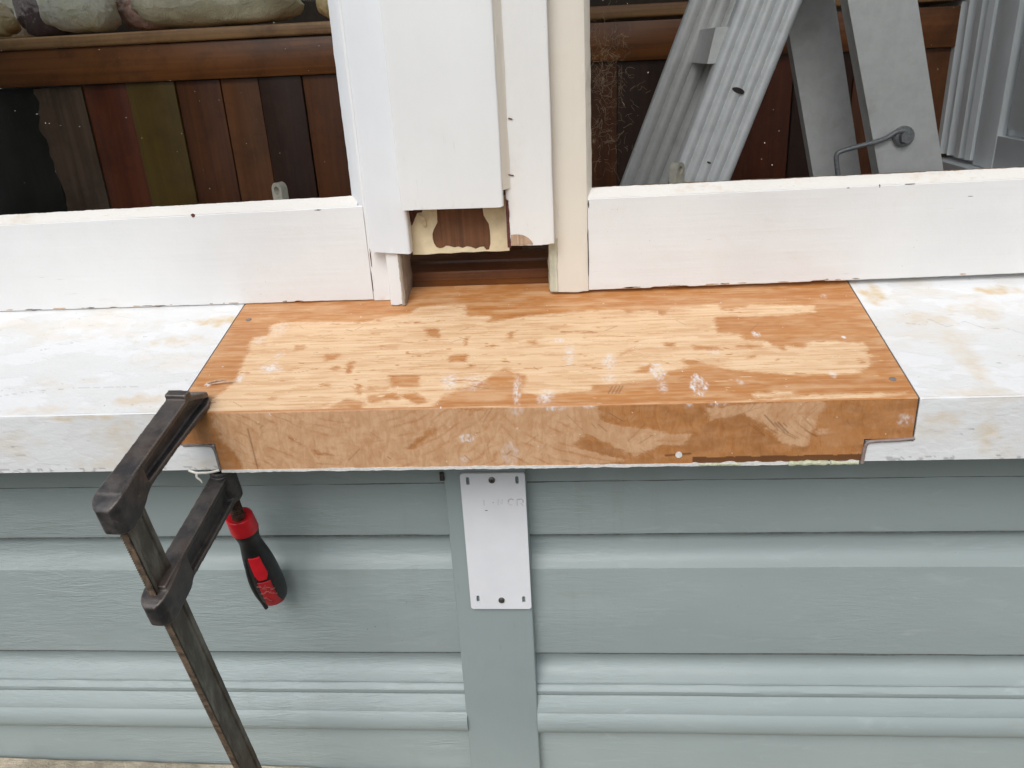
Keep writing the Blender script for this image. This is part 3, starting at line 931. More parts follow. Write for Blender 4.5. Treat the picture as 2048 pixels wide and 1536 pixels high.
# sealant beads round the notches
mb = MB()
pts = [(IR + 0.0015, -0.0006, ZNR - 0.001 + 0.0015), (0.29, -0.0008, ZNR - 0.0008), (0.272, -0.0008, ZNR - 0.0012),
       (0.2668, -0.0008, ZNR - 0.0022), (NR + 0.0012, -0.0008, ZNR - 0.006), (NR + 0.0008, -0.0008, -0.046), (NR + 0.0004, -0.0008, -0.0560)]
tube(mb, smooth_path(pts, 2), [0.0014 + 0.0005 * n1(k * 1.7, 3) for k in range(len(smooth_path(pts, 2)))], 8)
mb.build('sealant_bead', M['sealant'], block)
mb = MB()
pts = [(IL + 0.001, -0.0002, ZNL - 0.0006), (-0.285, -0.0004, ZNL - 0.0004), (-0.276, -0.0004, ZNL - 0.0010), (NL - 0.0012, -0.0004, ZNL - 0.0035), (NL - 0.0005, -0.0004, -0.046), (NL, -0.0004, -0.0545)]
sp = smooth_path(pts, 2)
tube(mb, sp, [0.0011 + 0.0004 * n1(k * 1.7, 6) for k in range(len(sp))], 8)
mb.build('sealant_bead', M['grey_gap'], block)
# ragged paint line under the block
mb = MB()
sweep(mb, [(-0.0006, -0.0569), (-0.0006, -0.0546), (0.03, -0.0546), (0.03, -0.0569)], along(NL + 0.001, NR - 0.002, 0.0018), lambda p, q, s: (s, p, q),
      lambda i, p, q, s, k: (0.0009 * n1(s * 90, 2) if i < 2 else 0, (0.0013 * n1(s * 210, 4) if i == 0 else (0.0018 * max(0, n1(s * 160, 9)) * (2.2 if s > 0.13 else 1) if i == 1 else 0)), 0))
mb.build('paint_lip', M['lip'], block, 30)
for (xa, xb, zr, sd) in ((0.135, 0.168, 0.0014, 3), (0.207, 0.238, 0.0026, 5), (0.240, 0.262, 0.0022, 8)):
    pts = [(x, -0.0008 + 0.001 * n1(x * 150, sd), -0.0555 + 0.0016 * n1(x * 200, sd + 1)) for x in along(xa, xb, 0.0016)]
    tube(MB(), pts, [zr * (0.75 + 0.9 * n1(p[0] * 240, sd + 2)) for p in pts], 8).build('foam_squeeze_out', M['foam'], block, 60)
# filled screw holes
for (x, v) in ((0.2905, 26), (-0.2865, 152)):
    y = v / 1000 * CS
    c = Vector((x, y, y * TS))
    nrm = Vector((0, -SN, CS))
    tube(MB(), [c - nrm * 0.002, c + nrm * 0.00035], 0.0029, 14).build('screw_plug', M['grey_gap'], block)
tube(MB(), [(0.1185, 0.001, -0.0465), (0.1185, -0.0006, -0.0465)], 0.0028, 12).build('putty_spot', M['lip'], block)
# wood slivers on the sill
for (x, v, an, L) in ((-0.287, 0.041, 0.3, 0.016), (-0.283, 0.0395, 0.1, 0.022)):
    y = v * CS
    a = Vector((x, y, y * TS + 0.0012)); b = a + Vector((L * math.cos(an), L * math.sin(an) * 0.7, L * math.sin(an) * 0.7 * TS + 0.0006))
    o = tube(MB(), [a, (a + b) / 2 + Vector((0, 0, 0.0008)), b], [0.0007, 0.0009, 0.0003], 5).build('wood_sliver', M['bare_chip'], None)
    tag(o, 'short pale wood sliver on the pine block beside the clamp jaw' if L < 0.02 else 'longer pale wood sliver on the pine block, crossing the short one', 'sliver', 'wood slivers by the clamp')
# torn paint strand under the white tongue by the clamp
pts = smooth_path([(-0.300, 0.001, -0.0553), (-0.292, -0.002, -0.0565), (-0.286, -0.003, -0.0555), (-0.282, -0.002, -0.0563), (-0.272, 0.0, -0.0548)], 2)
tube(MB(), pts, 0.0011, 6).build('torn_paint_strand', M['flake'], lt)
pts = smooth_path([(-0.2915, -0.002, -0.0560), (-0.2925, -0.003, -0.0600), (-0.2895, -0.003, -0.0625), (-0.2885, -0.003, -0.0655)], 2)
tube(MB(), pts, [0.0014 - 0.0009 * k / (len(pts) - 1) for k in range(len(pts))], 6).build('torn_paint_strand', M['flake'], lt)

# rebated inner edge of the sill behind the sashes
inner = thing('inner_sill_step', 'dark red brown stepped timber in the gap under the cut off mullion', 'sill step', (0, 0.23, 0.05))
sweep(MB(), [(0.2055, 0.02), (0.2055, 0.0462), (0.2100, 0.0496), (0.2110, 0.0500), (0.2118, 0.0505), (0.2122, 0.0580), (0.2130, 0.0592), (0.2330, 0.0628), (0.2340, 0.0624), (0.2342, 0.02)],
      along(-0.94, 0.72, 0.02), lambda p, q, s: (s, p, q), lambda i, p, q, s, k: (0.0004 * n1(s * 30, 2), 0.0004 * n1(s * 40, i), 0)).build('step', M['upstand'], inner, 25)
sweep(MB(), rrect(0.2344, 0.275, 0.005, 0.0655, 0.001), along(-0.94, 0.72, 0.05), lambda p, q, s: (s, p, q)).build('inner_board', M['upstand'], inner)

# ------------------------------------------------------------------ sashes
def sash(name, label, side):
    root = thing(name, label, 'window', ((-0.5 if side < 0 else 0.38), 0.19, 0.045))
    yb = YS + 0.032
    if side < 0:
        xa, xb = -0.94, -0.1662
        zb = lambda x: 0.0421 + 0.0003 * (x + 0.5)
        zt = lambda x: 0.1312 + 0.0120 * (x + 0.54)
        mrail, mst = M['white_l'], M['white_stile']
        st0, st1 = -0.1660, -0.1330
        gx0, gx1 = -0.93, -0.1775
        px_in, px_out = -0.1785, -0.1652
        putty = M['putty']
    else:
        xa, xb = 0.0507, 0.715
        zb = lambda x: 0.0448 + 0.0083 * (x - 0.05)
        zt = lambda x: 0.1338 + 0.0056 * (x - 0.05)
        mrail, mst = M['white_r'], M['cream_stile']
        st0, st1 = 0.0125, 0.0505
        gx0, gx1 = 0.0545, 0.71
        px_in, px_out = 0.0552, 0.0495
        putty = M['putty_tan']
    sd = 5 if side < 0 else 15
    # bottom rail with a chipped lower arris
    pr = [(YS, 0), (YS, 0.2), (YS, 0.5), (YS, 0.8), (YS, 0.99), (YS + 0.0012, 1.0), (yb, 1.0), (yb, 0.0), (YS + 0.0014, -0.01)]

    def fm(p, q, s):
        return (s, p, zb(s) + (zt(s) - zb(s)) * q)

    def jit(i, p, q, s, k):
        c = 0.0
        if i in (0, 8):
            c = 0.006 * n1(s * 14, sd) + 0.005 * n1(s * 200, sd + 1)
            if n1(s * 38, sd + 2) > 0.24: c += 0.010
        if i in (4, 5): c = 0.004 * n1(s * 30, sd + 3) + 0.003 * n1(s * 300, sd + 4)
        return (0.0006 * n1(s * 18 + q * 5, sd + 6) + (0.0004 * n1(s * 160, sd + 7) if i == 0 else 0), c, 0)
    sweep(MB(), pr, along(xa, xb, 0.0025), fm, jit).build('bottom_rail', mrail, root, 32)
    # putty fillet along the bottom of the pane
    pr = [(YS + 0.0008, 0.0), (YS + 0.0018, 0.0012), (0.1885, 0.0068), (0.1908, 0.0080), (0.1908, 0.0)]
    sweep(MB(), pr, along(min(gx0, gx1) - 0.004 * (side > 0), max(gx0, gx1) + 0.006 * (side < 0), 0.0022), lambda p, q, s: (s, p, zt(s) + q),
          lambda i, p, q, s, k: (0.0007 * n1(s * 120 + i * 3, sd + 11) if i in (1, 2) else 0, (0.0007 * n1(s * 60 + i * 7, sd + 12) + 0.0006 * n1(s * 420, sd + 13)) if i in (1, 2, 3) else 0, 0)
          ).build('putty_fillet', putty, root, 30)
    if side > 0:
        sweep(MB(), rrect(0.1912, 0.1935, 0.1325, 0.1422, 0.0004), along(0.056, 0.71, 0.01), lambda p, q, s: (s, p, q + 0.0056 * (s - 0.05)),
              lambda i, p, q, s, k: (0, 0.0010 * n1(s * 60, 5), 0)).build('rebate_edge', M['bare_chip'], root)
    # stile beside the mullion
    nd = 7
    pr = rrect(st0, st1, YS, yb, 0.0011, 2, nd)
    z0 = zb(st1) - (0.0006 if side < 0 else 0.0012)
    sweep(MB(), pr, along(z0, 1.455, 0.004), lambda p, q, s: (p, q, s),
          lambda i, p, q, s, k: (0.0004 * n1(s * 60 + i, sd + 21), 0.0004 * n1(s * 45 + i * 1.7, sd + 22), (0.003 * n1(p * 300, sd + 23)) if k == 0 else 0)
          ).build('stile', mst, root, 32)
    # putty fillet up the stile
    pr = [(px_out, YS + 0.0006), (px_out + (px_in - px_out) * 0.25, YS + 0.0018), (px_in, 0.1905), (px_out, 0.1905)]
    sweep(MB(), pr, along(zt(st0) - 0.008, 1.45, 0.006), lambda p, q, s: (p, q, s),
          lambda i, p, q, s, k: (0.0008 * n1(s * 70 + i, sd + 31) + 0.0005 * n1(s * 260, sd + 32), 0.0006 * n1(s * 90, sd + 33), 0)
          ).build('putty_fillet', mst if side > 0 else white_paint('bluish_putty_paint', (0.70, 0.72, 0.74), 'z', 0.1, bump=0.0008), root, 30)
    # far stile and top rail close the frame
    fx = (xa - 0.0, xa + 0.04) if side < 0 else (xb - 0.04, xb)
    box(MB(), fx[0] - (0.005 if side < 0 else -0.001), fx[1], YS - 0.001, yb - 0.001, 0.045, 1.455, 0.001).build('stile', mst, root)
    box(MB(), min(gx0, gx1) - 0.002, max(gx0, gx1) + 0.004, YS + 0.0005, yb - 0.0005, 1.40, 1.453, 0.001).build('top_rail', mrail, root)
    # pane
    zg = 0.125
    mb = MB(); mb.add([(gx0 - 0.002, 0.1911, zg), (gx1 + 0.003, 0.1911, zg), (gx1 + 0.003, 0.1911, 1.405), (gx0 - 0.002, 0.1911, 1.405)], [(0, 1, 2, 3)])
    mb.build('pane', M['glass'], root, None)
    return root


sashL = sash('casement_window', 'white window sash with stained planks and stones behind its pane', -1)
sashR = sash('casement_window', 'creamy white window sash with ladder behind its pane', 1)

# weathered horn on the left stile, split grain on its side
mb = MB()
pr = rrect(-0.1462, -0.1328, 0.1660, 0.1785, 0.0016, 3, 3)
sweep(mb, pr, along(0.0392, 0.0925, 0.003), lambda p, q, s: (p - 0.02 * max(0, 0.05 - s), q, s),
      lambda i, p, q, s, k: (0.0005 * n1(s * 160 + i * 2, 41), 0.0005 * n1(s * 140 + i, 42), 0.0022 * n1(p * 500, 43) if k == 0 else 0))
mb.build('stile_horn', M['white_stile'], sashL, 32)
mb = MB()
sweep(mb, rrect(-0.1345, -0.1310, 0.1655, 0.2105, 0.0007, 2), along(0.0380, 0.0930, 0.0025), lambda p, q, s: (p - 0.02 * max(0, 0.05 - s), q, s),
      lambda i, p, q, s, k: (0.0011 * n1(s * 260 + i * 5, 45), 0.0012 * n1(s * 120 + i * 3, 46), 0.003 * n1(q * 300, 47) if k == 0 else 0))
mb.build('weathered_side', M['old_end'], sashL, 40)
# mossy arris on the right stile
mb = MB()
sweep(mb, [(0.0108, YS + 0.012), (0.0128, YS - 0.0004), (0.0200, YS - 0.0012), (0.0205, YS + 0.001), (0.0140, YS + 0.012)], along(0.0445, 0.097, 0.002), lambda p, q, s: (p + 0.05 * max(0, s - 0.07), q, s),
      lambda i, p, q, s, k: (0.0011 * n1(s * 220 + i * 5, 51), 0.0007 * n1(s * 260 + i * 3, 52), 0.002 * n1(p * 400, 53) if k == 0 else 0))
mb.build('mossy_arris', M['mossy'], sashR, 40)

def chip(x, z, w, h, mat, parent, seed, y=YS - 0.0003):
    r = random.Random(seed)
    n = 11
    poly = []
    for k in range(n):
        a = 2 * math.pi * k / n
        f = r.uniform(0.55, 1.1)
        poly.append((x + w * f * math.cos(a), z + h * f * math.sin(a)))
    prism(MB(), poly, lambda p, q, k: (p, k, q), y, y + 0.0012).build('paint_chip', mat, parent, None)


rc = random.Random(44)
for k in range(15):
    x = rc.uniform(-0.56, -0.18)
    chip(x, 0.0424 + rc.uniform(0, 0.0006), rc.uniform(0.001, 0.007), rc.uniform(0.0004, 0.0009), M['bare_chip'] if k % 4 else M['old_end'], sashL, k)
for k in range(15):
    x = rc.uniform(0.06, 0.47)
    chip(x, 0.0453 + 0.0083 * (x - 0.05) + rc.uniform(0, 0.0006), rc.uniform(0.001, 0.008), rc.uniform(0.0004, 0.0009), M['bare_chip'] if k % 4 else M['old_end'], sashR, 50 + k)
for (x, z, w, h, sd_) in ((-0.3365, 0.1330, 0.0022, 0.0018, 5), (-0.1640, 0.085, 0.0006, 0.012, 6), (-0.1655, 0.060, 0.0005, 0.014, 7), (-0.21, 0.1335, 0.004, 0.0006, 9)):
    chip(x, z, w, h, M['red_brown'], sashL, sd_)
for (x, z, w, h, sd_) in ((0.0506, 0.075, 0.0006, 0.030, 5), (0.2900, 0.1340, 0.0015, 0.0005, 6), (0.318, 0.1345, 0.0004, 0.0016, 7), (0.345, 0.1352, 0.005, 0.00025, 8), (0.40, 0.122, 0.0030, 0.00022, 9), (0.0515, 0.128, 0.0008, 0.004, 11)):
    chip(x, z, w, h, M['dark_gap'], sashR, 90 + sd_)

# window eyes on the inside
def eye(x, z, rz, parent):
    mb = MB()
    w, h = 0.0068, 0.0190
    out = [(-w, 0)] + [(w * -math.cos(math.radians(a)), h - w + w * math.sin(math.radians(a))) for a in range(0, 181, 18)] + [(w, 0)]
    hole = [(0.0036 * math.cos(math.radians(a)), h - w - 0.001 + 0.0042 * math.sin(math.radians(a))) for a in range(0, 360, 30)]
    c, s_ = math.cos(rz), math.sin(rz)
    prism(mb, out, lambda p, q, k: (x + p * c - k * s_, 0.216 + p * s_ + k * c, z + q), -0.0042, 0.0042, [hole])
    box(mb, x - 0.008, x + 0.008, 0.209, 0.222, z - 0.008, z + 0.0005, 0.001)
    return mb.build('catch_eye', plain('yellowed_enamel', (0.66, 0.62, 0.52), 0.45, 0.12, 120), parent, 40)


eye(-0.2590, 0.1375, math.radians(-28), sashL)
eye(0.1385, 0.1400, math.radians(48), sashR)

# ------------------------------------------------------------------ mullion
mull = thing('window_mullion', 'white boarded mullion post cut off above the pine block', 'mullion', (-0.072, 0.19, 0.0865))


def upright(name, x0, x1, y0, y1, z0, mat, seed, r=0.0014, rag=0.0016, nd=14, slant=0.0, z1=1.458, lean=0.0):
    pr = rrect(x0, x1, y0, y1, r, 3, nd)

    def jit(i, p, q, s, k):
        ds = 0.0
        if k == 0: ds = rag * (n1(p * 260, seed) * 1.2 + n1(p * 900, seed + 1)) + slant * (p - x0)
        return (0.0006 * n1(s * 20 + (5 if p > (x0 + x1) / 2 else 0), seed + 2) + 0.0003 * n1(s * 120 + i, seed + 4), 0.0004 * n1(s * 14 + p * 80, seed + 3), ds)
    return sweep(MB(), pr, along(z0, z1, 0.006), lambda p, q, s: (p + lean * (s - z0), q, s), jit).build(name, mat, mull, 32)


upright('post', -0.1200, -0.0255, 0.1812, 0.232, 0.0880, M['raw_brown'], 61, rag=0.001)
upright('side_strip', -0.1602, -0.1203, 0.1620, 0.1774, 0.0942, white_paint('bluish_white_strip', (0.77, 0.785, 0.80), 'z', 0.05, speck=0.2), 71, 0.0028, 0.0008, slant=-0.09)
upright('side_strip', -0.0266, 0.0185, 0.1620, 0.1774, 0.0948, M['white_strip'], 81, 0.0012, 0.0016, slant=0.02)
upright('front_board', -0.1226, -0.0272, 0.1496, 0.1616, 0.1352, M['white_board'], 91, 0.0016, 0.0017, 40, slant=-0.006)
sweep(MB(), [(-0.0274, 0.1520), (-0.0258, 0.1532), (-0.0235, 0.1592), (-0.0205, 0.1616), (-0.0274, 0.1624)], along(0.1490, 1.45, 0.004), lambda p, q, s: (p, q, s),
      lambda i, p, q, s, k: (0.0010 * n1(s * 60 + i * 3, 77), 0.0006 * n1(s * 80 + i, 78), 0)).build('caulk_fillet', M['cream_stile'], mull, 40)
# cream primer film left round the bare wood
CREAM = [(-108.9, 126.8), (-105, 140), (-93.9, 140), (-94.7, 116.5), (-97.4, 112.2), (-99.3, 109.0), (-100.6, 105.4), (-100.8, 101.3), (-99.9, 96.4), (-97.7, 92.3), (-94.6, 91.0), (-91.1, 91.5), (-88.2, 93.3), (-85.4, 93.0), (-80, 91.4), (-76, 92.0), (-72.2, 90.5), (-67.5, 92.0), (-63.3, 91.1), (-59.0, 89.2), (-55, 90.8), (-51.1, 91.2), (-48.6, 87.8), (-46.0, 88.2), (-44.3, 94.0), (-44.0, 100.3), (-44.1, 107.0), (-44.8, 113.5), (-47.2, 117.6), (-49.2, 121.7), (-50.7, 140), (-26.1, 140), (-26.3, 112.8), (-26.0, 86.4), (-38, 86.0), (-50.3, 86.7), (-61, 86.1), (-72.6, 86.6), (-84, 85.8), (-94.9, 86.3), (-108, 85.4), (-121.8, 85.8), (-122.1, 99.9), (-121.0, 118.0), (-113.4, 126.4)]
CREAM = [(x / 1000, z / 1000) for x, z in CREAM]
prism(MB(), CREAM, lambda p, q, w: (p, w, q), 0.1798, 0.1811).build('cream_paint_film', M['cream'], mull, None)
# lifted flap of the film
mb = MB()
mb.add([(-0.1135, 0.1795, 0.1262), (-0.1060, 0.1765, 0.1215), (-0.1052, 0.1755, 0.1150), (-0.1085, 0.1792, 0.1120), (-0.1095, 0.1790, 0.1190)], [(0, 1, 4), (1, 2, 4), (2, 3, 4), (0, 4, 3)])
mb.build('peeling_flap', M['cream'], mull, None, False)
prism(MB(), [(-0.1203, 0.139), (-0.1085, 0.139), (-0.1092, 0.1275), (-0.1135, 0.1268), (-0.1195, 0.1150), (-0.1203, 0.1150)], lambda p, q, w: (p, w, q), 0.1786, 0.1797).build('red_primer', M['red_brown'], mull, None)
CH = [(-22.4, 105.6), (-17, 105.9), (-12.0, 105.2), (-8.6, 103.8), (-5.8, 101.8), (-3.4, 99.2), (-1.8, 96.6), (-2.6, 95.6), (-6, 96.3), (-10, 95.2), (-14, 96.0), (-18, 95.2), (-22.6, 95.8)]
prism(MB(), [(x / 1000, z / 1000) for x, z in CH], lambda p, q, w: (p, w, q), 0.1612, 0.1625).build('bare_chip', M['bare_chip'], mull, None)
mb = MB()
sweep(mb, [(-0.0262, 0.1618), (-0.0232, 0.1612), (-0.0228, 0.1640), (-0.0262, 0.178)], along(0.0935, 0.149, 0.0016), lambda p, q, s: (p, q, s),
      lambda i, p, q, s, k: ((0.0016 * n1(s * 260, 33 + i) - (0.0022 if s > 0.138 else 0)) if i in (1, 2) else 0, 0.0008 * n1(s * 300, 37 + i), 0))
mb.build('split_edge', M['red_brown'], mull, 40)
for (x, z, s_) in ((-0.020, 0.1612, 0.006), (-0.0172, 0.2104, 0.003)):
    tube(MB(), [(x - s_ * 0.7, 0.1612, z + 0.0004), (x + s_ * 0.5, 0.1611, z - 0.0006)], [0.0007, 0.0005], 6).build('rusty_nail', M['rust'], mull)

# ------------------------------------------------------------------ metal plate on the batten
plate = thing('metal_plate', 'white metal plate with slotted corners screwed to the batten', 'plate', (-0.045, 0.075, -0.26))
x0, x1, z0, z1 = -0.0760, -0.0142, -0.2579, -0.1011


def rr2(x0, x1, y0, y1, r, n=4):
    return rrect(x0, x1, y0, y1, r, n)


def pm(p, q, w):
    return (p, w, q)


slots = [rr2(cx - 0.0016, cx + 0.0016, cz - 0.0042, cz + 0.0042, 0.0014) for cx, cz in ((-0.0688, -0.1091), (-0.0218, -0.1087), (-0.0681, -0.2456), (-0.0216, -0.2465))]
prism(MB(), rr2(x0, x1, z0, z1, 0.0028), pm, 0.0718, 0.0741, slots).build('sheet', M['plate'], plate, 30)
for (x, z) in ((-0.0457, -0.1080), (-0.0442, -0.2467)):
    sc = MB()
    tube(sc, [(x, 0.0718, z), (x, 0.0702, z), (x, 0.0696, z)], [0.0032, 0.0030, 0.0018], 14)
    s_ = sc.build('screw', M['screw'], plate)
    tube(MB(), [(x, 0.0697, z), (x, 0.0693, z)], 0.0011, 6).build('drive_recess', M['dark_gap'], s_)
# remains of the worn lettering
yl = 0.07170
marks = [([(-0.0547, -0.1362), (-0.0547, -0.1297)], 0.0005, 0), ([(-0.0460, -0.1324), (-0.0456, -0.1333)], 0.0007, 1),
         ([(-0.0411, -0.1357), (-0.0411, -0.1297), (-0.0370, -0.1346), (-0.0370, -0.1297)], 0.0005, 0),
         ([(-0.0261, -0.1302), (-0.0283, -0.1289), (-0.0306, -0.1300), (-0.0313, -0.1324)], 0.0006, 1), ([(-0.0313, -0.1326), (-0.0303, -0.1355), (-0.0275, -0.1357)], 0.0005, 0),
         ([(-0.0227, -0.1297), (-0.0183, -0.1292), (-0.0170, -0.1308), (-0.0172, -0.1333)], 0.0006, 1), ([(-0.0227, -0.1297), (-0.0229, -0.1368)], 0.0005, 0), ([(-0.0194, -0.1335), (-0.0170, -0.1370)], 0.0005, 0),
         ([(-0.0542, -0.1416), (-0.0518, -0.1415)], 0.0004, 2)]
for pts, w, k in marks:
    mb = MB()
    tube(mb, [(p, yl + 0.0001, q) for p, q in pts], w, 6)
    mb.v = [(a, yl + (b - yl) * 0.15, c) for a, b, c in mb.v]
    mb.build('worn_letter', (M['ghost'], M['ghost_dark'], M['screw'])[k], plate)

# ------------------------------------------------------------------ bar clamp
TT = Vector((-0.2818, 0.0068, 0.0015))
ca = Vector((0.06976, 0.97318, 0.21922)); cb = Vector((0.99756, -0.06805, -0.01533)); cn = Vector((0.0, -0.21976, 0.97555))


def CL(t, b, h):
    return TT - ca * t + cb * b + cn * h


clamp = thing('bar_clamp', 'dark iron bar clamp with red and black handle gripping the sill edge', 'clamp', CL(0.12, 0, -0.4))


def beam(mb, stn):
    """rectangular tube through stations (t, h centre, half width, half height)"""
    V = []; Fc = []
    for (t, h, w, e) in stn:
        for (sb, sh) in ((-1, -1), (1, -1), (1, 1), (-1, 1)):
            V.append(CL(t, sb * w, h + sh * e))
    m = len(stn)
    for k in range(m - 1):
        for i in range(4):
            j = (i + 1) % 4
            Fc.append((k * 4 + i, k * 4 + j, k * 4 + 4 + j, k * 4 + 4 + i))
    Fc.append((0, 1, 2, 3)); Fc.append(tuple((m - 1) * 4 + i for i in (3, 2, 1, 0)))
    mb.add(V, Fc)


def fuse(o, vox=0.0009, it=4, fac=0.5):
    r = o.modifiers.new('fuse', 'REMESH'); r.mode = 'VOXEL'; r.voxel_size = vox; r.use_smooth_shade = True
    s = o.modifiers.new('soften', 'SMOOTH'); s.iterations = it; s.factor = fac
    return o


# fixed jaw
mb = MB()
beam(mb, [(0.128, 0.0115, 0.0026, 0.0105), (0.022, 0.0125, 0.0026, 0.0125), (0.006, 0.0090, 0.0032, 0.0085), (-0.007, 0.0045, 0.0034, 0.0040)])
beam(mb, [(0.130, 0.0205, 0.0090, 0.0026), (0.070, 0.0228, 0.0088, 0.0022), (0.022, 0.0243, 0.0088, 0.0022), (0.012, 0.0200, 0.0092, 0.0028), (0.002, 0.0140, 0.0094, 0.0028), (-0.007, 0.0085, 0.0074, 0.0026), (-0.0130, 0.0050, 0.0030, 0.0022)])
beam(mb, [(0.128, 0.0034, 0.0086, 0.0028), (0.050, 0.0034, 0.0088, 0.0021), (0.018, 0.0030, 0.0096, 0.0028), (0.002, 0.0027, 0.0104, 0.0025), (-0.007, 0.0024, 0.0078, 0.0021), (-0.0130, 0.0026, 0.0030, 0.0018)])
beam(mb, [(0.0250, 0.0275, 0.0088, 0.0034), (0.0165, 0.0262, 0.0092, 0.0040)])
beam(mb, [(0.1425, 0.0060, 0.0045, 0.0110), (0.1402, 0.0062, 0.0074, 0.0128), (0.1362, 0.0065, 0.0096, 0.0144), (0.1300, 0.0070, 0.0106, 0.0152), (0.1200, 0.0078, 0.0104, 0.0148), (0.1080, 0.0098, 0.0094, 0.0125), (0.0980, 0.0110, 0.0080, 0.0110)])
fuse(mb.build('fixed_jaw', M['iron'], clamp, None), 0.0008, 4)
# sliding jaw
mb = MB()
beam(mb, [(0.125, -0.0890, 0.0026, 0.0130), (0.0, -0.0865, 0.0026, 0.0135)])
beam(mb, [(0.128, -0.0785, 0.0082, 0.0024), (0.060, -0.0756, 0.0079, 0.0021), (0.004, -0.0735, 0.0078, 0.0028)])
beam(mb, [(0.128, -0.1010, 0.0082, 0.0026), (0.060, -0.1012, 0.0079, 0.0021), (0.004, -0.0995, 0.0080, 0.0028)])
V = []
m = 14
for h in (-0.0665, -0.0685, -0.1010, -0.1030):
    r = 0.0112 if -0.102 < h < -0.0675 else 0.0100
    for i in range(m):
        a = 2 * math.pi * i / m
        V.append(CL(r * math.cos(a), r * 0.98 * math.sin(a), h))
Fc = [(k * m + i, k * m + (i + 1) % m, (k + 1) * m + (i + 1) % m, (k + 1) * m + i) for k in range(3) for i in range(m)]
Fc += [tuple(range(m)), tuple(3 * m + i for i in reversed(range(m)))]
mb.add(V, Fc)
beam(mb, [(0.1425, -0.0945, 0.0042, 0.0105), (0.1402, -0.0942, 0.0072, 0.0120), (0.1362, -0.0940, 0.0094, 0.0132), (0.1290, -0.0935, 0.0104, 0.0138), (0.1180, -0.0925, 0.0100, 0.0140), (0.1040, -0.0915, 0.0094, 0.0150), (0.092, -0.0895, 0.0078, 0.0135)])
fuse(mb.build('sliding_jaw', M['iron'], clamp, None), 0.0008, 4)

# bar, I shaped with worn edges; the toothed strip runs down its outer edge
mb = MB()
sec = [(0.1070, -0.0030), (0.1115, -0.0030), (0.1130, -0.0020), (0.1270, -0.0020), (0.1285, -0.0030), (0.1318, -0.0030), (0.1318, 0.0030), (0.1285, 0.0030), (0.1270, 0.0020), (0.1130, 0.0020), (0.1115, 0.0030), (0.1070, 0.0030)]
sweep(mb, sec, along(0.0185, -0.475, 0.004), lambda p, q, s: CL(p, q, s), lambda i, p, q, s, k: (0.0003 * n1(s * 90 + i, 3), 0.0003 * n1(s * 130 + i * 3, 4), 0))
mb.build('bar', M['bar'], clamp, 25)
mb = MB()
st = along(-0.010, -0.474, 0.0012)
sweep(mb, [(0.1310, -0.0029), (0.1328, -0.0029), (0.1328, 0.0029), (0.1310, 0.0029)], st, lambda p, q, s: CL(p, q, s),
      lambda i, p, q, s, k: ((0.0012 if k % 2 else 0.0) if p > 0.132 else 0, 0, 0))
mb.build('toothed_edge', M['teeth'], clamp, 20)

# spindle with thread, pressure pad, handle


def lathe(mb, prof, n=28, ax=lambda h: (0.0, 0.0), a0=0.0, a1=360.0, close=True):
    V = []; Fc = []
    full = a1 - a0 >= 359.9
    m = n if full else n + 1
    for (r, h) in prof:
        ot, ob = ax(h)
        for i in range(m):
            a = math.radians(a0 + (a1 - a0) * i / n)
            r_ = r * (1.26 if h < -0.1265 and r > 0.0063 else 1.0)
            V.append(CL(ot + r_ * math.cos(a), ob + r_ * math.sin(a), h))       # angle 0 faces away from the wall, 90 to the right
    for k in range(len(prof) - 1):
        for i in range(n):
            j = (i + 1) % m
            Fc.append((k * m + i, k * m + j, (k + 1) * m + j, (k + 1) * m + i))
    if close and full:
        Fc.append(tuple(range(m))); Fc.append(tuple((len(prof) - 1) * m + i for i in reversed(range(m))))
    mb.add(V, Fc)
    return mb


mb = MB()
prof = [(0.0, -0.0560)]
h = -0.058
while h > -0.121:
    prof += [(0.0061, h), (0.0061, h - 0.0008), (0.0044, h - 0.0017)]
    h -= 0.0028
prof += [(0.0058, -0.1215), (0.0062, -0.1225), (0.0062, -0.131), (0.0, -0.131)]
lathe(mb, prof, 20, close=False).build('spindle', M['spindle'], clamp, 30)
lathe(MB(), [(0.0, -0.0558), (0.0098, -0.0560), (0.0106, -0.0585), (0.0100, -0.0625), (0.0062, -0.0645), (0.0, -0.0645)], 24, close=False).build('pressure_pad', M['iron'], clamp)

hax = lambda h: (-0.0010 - 0.045 * (-0.127 - h), 0.030 * (-0.127 - h))
grip = [(0.0, -0.1450), (0.0096, -0.1452), (0.0097, -0.1485), (0.0088, -0.1540), (0.0082, -0.1590), (0.0084, -0.1650), (0.0094, -0.1730), (0.0106, -0.1820), (0.0117, -0.1930), (0.0124, -0.2050), (0.0127, -0.2180), (0.0126, -0.2300), (0.0120, -0.2390), (0.0106, -0.2450), (0.0, -0.2465)]
hd = lathe(MB(), grip, 32, hax, close=False).build('handle', M['black'], clamp, 40)
lathe(MB(), [(0.0, -0.1275), (0.0058, -0.1278), (0.0062, -0.1290), (0.0088, -0.1272), (0.0096, -0.1278), (0.0100, -0.1295), (0.0103, -0.1400), (0.0104, -0.1458), (0.0, -0.1460)], 32, hax, close=False).build('red_collar', M['red'], hd, 40)


def rad_at(h):
    for (r1, h1), (r2, h2) in zip(grip[1:-1], grip[2:]):
        if h2 <= h <= h1:
            return 1.26 * (r1 + (r2 - r1) * (h - h1) / (h2 - h1))
    return 0.0151


